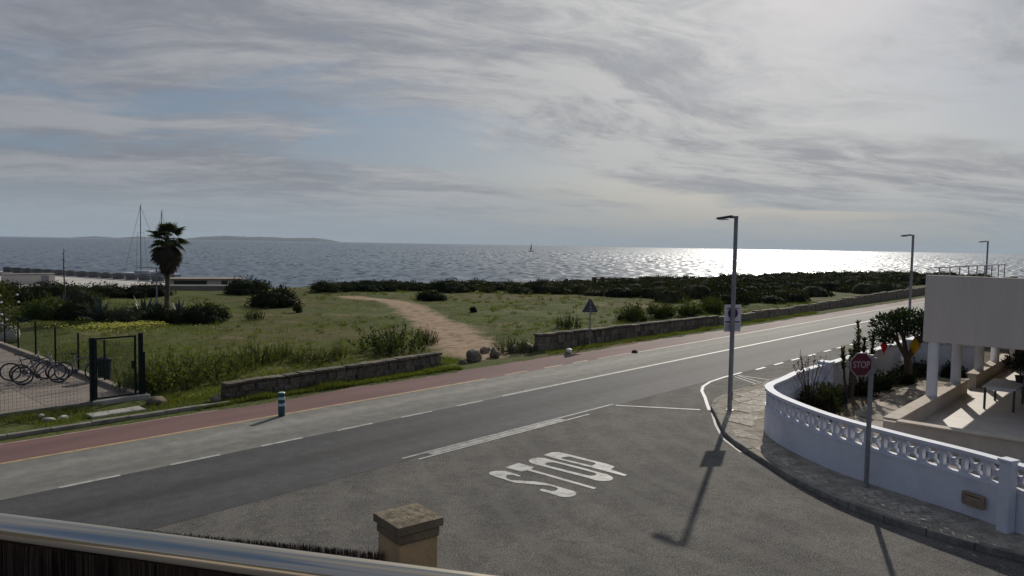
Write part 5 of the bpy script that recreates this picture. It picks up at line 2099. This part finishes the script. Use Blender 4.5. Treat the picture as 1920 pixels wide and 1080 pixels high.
pot = thing('potted_plant', 'dark leafy potted plant standing on the white terrace table', 'potted plant', W(28.55, 3.75, 1.07))
MB().lathe([(0.1, 0), (0.14, 0.2), (0.15, 0.22)], 14).build('pot', m_dark_in, pot)
place('crown', leaf_mesh('pot_crown', 131, 500, [(0, 0, 0.55, 0.42, 0.4), (0.3, 0.1, 0.5, 0.3, 0.3), (-0.2, -0.25, 0.45, 0.3, 0.3), (0.1, -0.3, 0.75, 0.25, 0.28)], 0.16, aspect=0.3, core=0), m_leaf_glossy, pot)
MB().tube([(0, 0, 0.2), (0.02, 0, 0.5)], [0.02, 0.015], 6).build('stem', m_bark, pot)


# hanging diamond ornaments
def ornament(label, p, w, h, mat, line):
    t = thing('hanging_ornament', label, 'ornament', p, R(20))
    mb = MB()
    k = 8
    prof = [(0.02, -h / 2), (w * 0.3, -h * 0.2), (w / 2, 0.02 * h), (w * 0.3, h * 0.24), (0.02, h / 2)]
    mb.lathe(prof, k)
    mb.build('body', mat, t)
    MB().tube([(0, 0, h / 2), (0, 0, h / 2 + line)], 0.008, 5).build('cord', m_black, t)
    MB().tube([(0, 0, -h / 2 - 0.12), (0, 0, -h / 2)], [0.01, 0.02], 6).build('tassel', mat, t)


ornament('red diamond shaped ornament hanging from the garden tree', W(30.3, 8.3, 1.6), 0.27, 0.5, m_redplastic, 0.5)
ornament('yellow ornament hanging from the tree beside the red one', W(30.7, 7.35, 1.68), 0.42, 0.62, m_yelplastic, 0.4)

# neighbouring plot behind
nb = thing('neighbour_wall', 'white boundary wall of the next plot beyond the cross wall', 'wall', (0, 0, 0), ROAD)
MB().box(46.2, 70, 8.76, 8.94, 0.0, 1.5).build('wall_body', m_white, nb)
MB().box(46.2, 46.4, 2, 8.76, 0.0, 1.5).build('wall_body', m_white, nb)
MB().box(46.15, 70.05, 8.7, 9.0, 1.5, 1.58).build('cap', m_white, nb)

# ------------------------------------------------------------------ harbour, boats, island
quay = MB().box(-80, 48, 98, 140, -6, -1.2).build('quay', m_quay, None, road=True)
kind(quay, 'structure')
bpts = [gp(6, 505, -0.7), gp(335, 524, -0.7)]
bdir = (bpts[1] - bpts[0])
r_ = random.Random(14)
nbk = 15
mole = thing('breakwater_mole', 'low grey mole carrying the row of breakwater blocks', 'breakwater', (0, 0, 0))
ba = bpts[0].xy - bdir.xy * 0.3
bb_ = bpts[1].xy + bdir.xy * 0.02
mb = path_solid([ba, bb_], 3.0, -6, -1.15)
mb.build('mole_body', m_quay, mole)
for k in range(nbk):
    f = (k + 0.5) / nbk
    p = bpts[0] + bdir * f
    p.z = -1.15
    ORD = ['first', 'second', 'third', 'fourth', 'fifth', 'sixth', 'seventh', 'eighth', 'ninth', 'tenth', 'eleventh', 'twelfth', 'thirteenth', 'fourteenth', 'last']
    o = thing('breakwater_block', 'dark concrete breakwater block, ' + ORD[k] + ' in the row from the left', 'block', p, math.atan2(bdir.y, bdir.x) + r_.uniform(-.04, .04), 'blocks lined up on the breakwater')
    L_ = bdir.length / nbk
    MB().box(-L_ * 0.37, L_ * 0.37, -0.3, 0.3, 0, 0.85 + r_.uniform(-.06, .06)).build('block_body', m_bw, o, bevel=0.06)
    MB().box(-L_ * 0.2, L_ * 0.2, -0.12, 0.12, 0.7, 0.93).build('lifting_rib', m_bw, o)

hb_ = thing('harbour_building', 'grey flat roofed harbour building beyond the shrubs', 'building', gp(56, 533, -1.2), R(38))
hw_ = 2.9
MB().box(-hw_, hw_, 0, 4, 0, 1.25).build('wall', m_house, hb_)
MB().box(-hw_ - 0.1, hw_ + 0.1, -0.1, 4.1, 1.25, 1.34).build('roof', m_bw, hb_)
MB().box(-hw_ + 4.2, -hw_ + 5.1, -0.03, 0.0, 0, 1.15).build('door', m_steel_g, hb_)

kq = thing('beach_kiosk', 'low white kiosk with dark openings right of the palm', 'kiosk', gp(385, 541, -1.0), R(20))
MB().box(-4.2, 4.2, 0, 3, 0, 1.15).build('wall', m_cream, kq)
MB().box(-4.5, 4.5, -0.3, 3.2, 1.15, 1.26).build('roof', m_tan, kq)
for a, b in ((-3.6, 0.2), (1.9, 2.6), (3.1, 4.0)):
    MB().box(a, b, -0.03, 0.0, 0.35, 1.0).build('opening', m_dark_in, kq)
tw_ = thing('tan_sea_wall', 'long tan wall between the meadow and the harbour', 'wall', gp(382, 551, -0.3), R(15))
MB().box(-6.5, 3.2, 0, 0.4, -1, 0.75).build('wall_body', m_tan, tw_)
MB().box(-6.6, 3.3, -0.08, 0.48, 0.75, 0.88).build('coping', m_quay, tw_)


def sailboat(label, p, mast_h, L_, ang, stays=True):
    t = thing('sailboat', label, 'sailboat', p, ang, 'sailboats in the harbour')
    mb = MB()
    rings = []
    for i in range(9):
        f = i / 8
        w = 0.17 * L_ * math.sin(math.pi * min(1, 0.12 + f * 0.88)) ** 0.7 if f < 1 else 0.01
        x = (f - 0.5) * L_ * -1 if False else (0.5 - f) * L_
        rings.append([(x, -w, 1.0), (x, -w * 0.7, 0.1), (x, 0, -0.5), (x, w * 0.7, 0.1), (x, w, 1.0)])
    vs_ = [q for r in rings for q in r]
    fs_ = []
    for i in range(8):
        for k in range(4):
            fs_.append((i * 5 + k, i * 5 + k + 1, (i + 1) * 5 + k + 1, (i + 1) * 5 + k))
        fs_.append((i * 5, (i + 1) * 5, (i + 1) * 5 + 4, i * 5 + 4))
    mb.add(vs_, fs_)
    mb.build('hull', m_boat_white, t)
    MB().box(-L_ * 0.15, L_ * 0.2, -0.8, 0.8, 1.0, 1.5).build('cabin', m_boat_white, t, bevel=0.1)
    mt = MB().tube([(0.1 * L_, 0, 0.9), (0.1 * L_, 0, mast_h)], [0.11, 0.08], 8).build('mast', m_mast, t)
    MB().tube([(0.1 * L_, 0, 2.2), (-0.32 * L_, 0, 2.1)], 0.14, 8).build('boom', m_sail, t)
    MB().bar((0.1 * L_, -0.9, mast_h * 0.62), (0.1 * L_, 0.9, mast_h * 0.62), 0.05, 0.05).build('spreader', m_mast, mt)
    MB().tube([(0.1 * L_, 0, mast_h), (0.1 * L_ - 0.5, 0, mast_h + 0.35)], 0.03, 5).build('wind_vane', m_mast, mt)
    if stays:
        for e in ((0.48 * L_, 0), (-0.48 * L_, 0)):
            MB().tube([(0.1 * L_, 0, mast_h - 0.2), (e[0], e[1], 1.0)], 0.03, 5).build('stay', m_mast, t)
        for s in (-1, 1):
            MB().tube([(0.1 * L_, s * 0.9, mast_h * 0.62), (0.08 * L_, s * 0.15 * L_, 1.0)], 0.025, 5).build('shroud', m_mast, t)


d1 = 168.0
def at_depth(px, d, z):
    q = gp(px, 900, 0)
    s = d / q.y
    return Vector((q.x * s, d, z))


pA = gp(273, 521, -3)
sailboat('moored sailboat with the taller mast and visible stays, left of the palm', pA, 8.2 + 62 / 1400 * pA.y, 11, R(165))
pB = gp(310, 522, -3)
sailboat('moored sailboat whose bare mast rises behind the palm crown', pB, 8.2 + 52 / 1400 * pB.y, 10, R(150), True)
far = thing('sailing_yacht', 'tiny dark sailing yacht far out on the open sea', 'sailboat', gp(996, 471.5, -3), R(35))
MB().add([(-4, -1, 0.9), (4.5, 0, 1.1), (-4, 1, 0.9), (-3.6, -.6, -.3), (3.2, 0, -.3), (-3.6, .6, -.3)], [(0, 1, 2), (0, 3, 4, 1), (1, 4, 5, 2), (2, 5, 3, 0), (5, 4, 3)]).build('hull', m_dark_steel, far)
MB().tube([(0.5, 0, 0.8), (0.5, 0, 11.5)], 0.09, 6).build('mast', m_mast, far)
MB().add([(0.4, 0, 1.8), (0.4, 0, 11), (-1.6, 0.5, 1.9), (0.4, 0.02, 1.8), (0.4, 0.02, 11), (-1.6, 0.52, 1.9)], [(0, 1, 2), (5, 4, 3)]).build('mainsail', m_bikegrey, far)

# island: a ridge in the distance
def island(label, x0, x1, d, prof):
    """prof: list of (fraction, height) along the skyline"""
    mb = MB()
    k = 80
    r = random.Random(5)
    vs_, fs_ = [], []
    for i in range(k + 1):
        f = i / k
        h = 0
        for (fa, ha), (fb_, hb2) in zip(prof, prof[1:]):
            if fa <= f <= fb_:
                h = ha + (hb2 - ha) * (f - fa) / (fb_ - fa)
        h *= 1 + 0.18 * fbm(f * 9, 0, 1.7, 2.3)
        x = x0 + (x1 - x0) * f
        for j, (dy, hz) in enumerate(((-600, 0), (-380, .45), (-150, .8), (0, 1), (300, .7), (700, 0))):
            vs_.append((x, d + dy + 60 * fbm(f * 14, j, 1.0, 3), -4 + max(0, h * hz)))
    for i in range(k):
        for j in range(5):
            fs_.append((i * 6 + j, (i + 1) * 6 + j, (i + 1) * 6 + j + 1, i * 6 + j + 1))
    mb.add(vs_, fs_)
    o = mb.build('island', m_rock_isle)
    kind(o, 'structure', label)


DI = 10500.0
island('faint hazy island low on the horizon', -DI * (960 - 350) / FPX, -DI * (960 - 618) / FPX, DI,
       [(0, 4), (0.12, 45), (0.25, 62), (0.4, 52), (0.55, 62), (0.68, 45), (0.8, 55), (0.93, 52), (0.985, 40), (1.0, 4)])
island('tiny islet left of the masts on the horizon', -DI * (960 - 168) / FPX, -DI * (960 - 190) / FPX, DI, [(0, 2), (0.5, 26), (1, 2)])
island('tiny islet behind the masts on the horizon', -DI * (960 - 235) / FPX, -DI * (960 - 290) / FPX, DI, [(0, 2), (0.4, 30), (0.6, 30), (1, 2)])

# picnic tables and a post fence on the shore
PT = [(1122, 528, 2.0, 'dark picnic table on the shore, first in the row from the left'), (1176, 528, 2.0, 'dark picnic table on the shore, second in the row'),
      (1237, 527, 1.9, 'dark picnic table on the shore, third in the row'), (1291, 527, 2.0, 'dark picnic table on the shore, last in the row')]
for px, py, w, lb in PT:
    p = gp(px, py, -0.75)
    p.z = max(height(*UN(p)), -0.95)
    t = thing('picnic_table', lb, 'picnic table', p, R(10), 'picnic tables along the shore')
    MB().box(-w / 2, w / 2, -0.4, 0.4, 0.76, 0.84).build('table_top', m_wood, t)
    for s in (-1, 1):
        MB().box(-w / 2, w / 2, s * 0.8 - 0.15, s * 0.8 + 0.15, 0.42, 0.48).build('bench', m_wood, t)
        fr = MB()
        fr.box(s * w * 0.36 - 0.3, s * w * 0.36 + 0.3, -0.35, 0.35, -0.1, 0.76)
        fr.build('support', m_wood, t)
sf = thing('shore_fence', 'low post fence along the shore before the sea', 'fence', (0, 0, 0))
pts = [gp(x, y, 0) for x, y in ((750, 533), (790, 531.5), (830, 530), (870, 528), (905, 527))]
for i, p in enumerate(resample([q.xy for q in pts], 2.6)):
    z = height(*UN(p))
    MB().tube([(p.x, p.y, z - 0.1), (p.x, p.y, z + 0.75)], 0.07, 6).build('post', m_wood, sf)

# ------------------------------------------------------------------ our own balcony, brush fence and gate pillar
PR0 = Vector((-0.788, 1.135, 0))
PR1 = Vector((-0.035, 0.949, 0))
rd = (PR1 - PR0).normalized()
A, B = PR0 - rd * 2.2, PR1 + rd * 2.0
RZ = CAM_H - 0.43 - 0.0215
m_rail = bpy.data.materials.new('polished_rail')
m_rail.use_nodes = True
bs = m_rail.node_tree.nodes['Principled BSDF']
bs.inputs['Base Color'].default_value = (0.66, 0.575, 0.455, 1)
bs.inputs['Metallic'].default_value = 1.0
bs.inputs['Roughness'].default_value = 0.2
nzn = m_rail.node_tree.nodes.new('ShaderNodeTexNoise')
nzn.inputs['Scale'].default_value = 60
nzn.inputs['Detail'].default_value = 4
mrn = m_rail.node_tree.nodes.new('ShaderNodeMapRange')
mrn.inputs[3].default_value, mrn.inputs[4].default_value = 0.08, 0.17
m_rail.node_tree.links.new(nzn.outputs[0], mrn.inputs[0])
m_rail.node_tree.links.new(mrn.outputs[0], bs.inputs['Roughness'])

bal = thing('balcony_railing', 'polished metal handrail with dark brush screen on our balcony', 'railing', (A.x, A.y, 3.7))
rail = MB().tube([(0, 0, RZ - 3.7), (B.x - A.x, B.y - A.y, RZ - 3.7)], 0.0215, 32).build('handrail', m_rail, bal, smooth_=True)
for f in (0.03, 0.36, 0.68, 0.97):
    p = (B - A) * f
    MB().tube([(p.x, p.y, 0), (p.x, p.y, RZ - 3.72)], 0.016, 10).build('post', m_rail, bal)
MB().tube([(0, 0, 0.12), (B.x - A.x, B.y - A.y, 0.12)], 0.012, 10).build('lower_rail', m_rail, bal)


def brush(a, b, z0, z1, n, seed, wmin, wmax, thick, org, ragged=0.06, sag=0.0):
    r = random.Random(seed)
    mb = MB()
    d = (b - a)
    nn = Vector((-d.y, d.x, 0)).normalized()
    for i in range(n):
        f = r.random()
        p = a + d * f + nn * r.uniform(-thick, thick)
        w = r.uniform(wmin, wmax)
        zt = z1 - sag * (1 - f) - abs(r.gauss(0, ragged))
        lx, ly = r.gauss(0, 0.012), r.gauss(0, 0.012)
        q0, q1 = p - org, p - org + Vector((lx, ly, 0))
        mb.tube([(q0.x, q0.y, z0 - org.z), ((q0.x + q1.x) / 2 + r.gauss(0, .004), (q0.y + q1.y) / 2, (z0 + zt) / 2 - org.z), (q1.x, q1.y, zt - org.z)], [w, w, w * 0.5], 3, caps=False)
    return mb


org = Vector((A.x, A.y, 3.7))
nb_ = Vector((-rd.y, rd.x, 0))
scr = brush(A + nb_ * 0.03, B + nb_ * 0.03, 3.72, RZ - 0.012, 3000, 1, 0.0012, 0.0028, 0.012, org, 0.008).build('brush_screen', m_twig, bal)
scr['kind'] = 'stuff'
back = MB()
q0, q1 = A + nb_ * 0.05 - org, B + nb_ * 0.05 - org
back.add([(q0.x, q0.y, 0.02), (q1.x, q1.y, 0.02), (q1.x, q1.y, RZ - 3.7 - 0.04), (q0.x, q0.y, RZ - 3.7 - 0.04)], [(0, 1, 2, 3)])
back.build('screen_backing', m_twig, bal)

own = thing('balcony', 'our own balcony slab under the railing', 'balcony', (0, 0, 3.55), math.atan2(rd.y, rd.x))
MB().box(-3.2, 2.4, -3.0, 1.06, -0.05, 0.148).build('floor_slab', m_terrace, own)
MB().box(-3.2, 2.4, -3.2, 0.2, -3.55, -0.05).build('facade_wall', m_cream, own)

pc = Vector((-1.03, 7.55, 0))
pl = thing('gate_pillar', 'ochre rendered gate pillar with lichen spotted stone cap', 'pillar', pc, R(38))


def lichen(c, k):
    f = k['rmp'](k['noise'](9.0, 8, 0.5), 0.46, 0.6, 0.0, 0.65)
    c = k['mix'](f, c, (0.1, 0.09, 0.065))
    g = k['rmp'](k['noise'](16.0, 6), 0.56, 0.68, 0.0, 0.55)
    return k['mix'](g, c, (0.36, 0.33, 0.23))


m_cap = M('lichen_cap', (0.29, 0.24, 0.17), (0.22, 0.19, 0.14), scale=7, rough=0.95, spec=0.05, fine=0.3, fscale=60, bump=1.0, bscale=50, extra=lichen)
m_capside = M('cap_side', (0.2, 0.165, 0.115), (0.15, 0.125, 0.09), scale=6, rough=0.95, spec=0.05, fine=0.2, bump=0.6, bscale=50)
PZ = 2.4
MB().box(-0.226, 0.226, -0.226, 0.226, 0, PZ - 0.2).build('shaft', m_pillar, pl, bevel=0.012)
MB().box(-0.243, 0.243, -0.243, 0.243, PZ - 0.2, PZ - 0.09).build('neck', m_capside, pl, bevel=0.02)
MB().box(-0.265, 0.265, -0.265, 0.265, PZ - 0.09, PZ - 0.004).build('cap_slab', m_capside, pl, bevel=0.006)
cap = bmesh.new()
bmesh.ops.create_grid(cap, x_segments=24, y_segments=24, size=0.262)
for v in cap.verts:
    e = max(abs(v.co.x), abs(v.co.y)) / 0.262
    v.co.z = PZ - 0.003 + (0.02 * (1 - e) + 0.012 * mnoise.noise(v.co * 14) * (1 - e ** 6))
cme = bpy.data.meshes.new('cap_top')
cap.to_mesh(cme)
cap.free()
place('cap_top', cme, m_cap, pl, smooth_=True)

bf = thing('brush_fence', 'dark heather brush fence running up to the gate pillar', 'fence', (-3.2, 7.8, 0))
o2 = Vector((-3.2, 7.8, 0))
fa, fb2 = Vector((-6.6, 8.72, 0)), Vector((-1.27, 7.42, 0))
tw2 = brush(fa, fb2, 0.6, 2.06, 5200, 4, 0.0018, 0.0045, 0.035, o2, 0.03, 0.16).build('brush', m_twig, bf)
tw2['kind'] = 'stuff'
mb = path_solid([fa.xy - o2.xy, fb2.xy - o2.xy], 0.18, 0, 0.75)
mb.build('base_wall', m_pillar, bf)
mb = path_solid([fa.xy - o2.xy, fb2.xy - o2.xy], 0.03, 0.75, 1.8)
mb.build('brush_backing', m_twig, bf)

# ------------------------------------------------------------------ the hazy air over the sea
def haze():
    m = bpy.data.materials.new('sea_haze')
    m.use_nodes = True
    nt = m.node_tree
    nt.nodes.clear()
    o_ = nt.nodes.new('ShaderNodeOutputMaterial')
    v = nt.nodes.new('ShaderNodeVolumePrincipled')
    v.inputs['Color'].default_value = (0.72, 0.86, 1.0, 1)
    v.inputs['Density'].default_value = 0.000042
    v.inputs['Anisotropy'].default_value = 0.0
    nt.links.new(v.outputs[0], o_.inputs['Volume'])
    o = MB().box(-9500, 9500, -700, 12200, -8, 110).build('haze', m)
    kind(o, 'stuff', 'pale sea haze fading the far island')


haze()
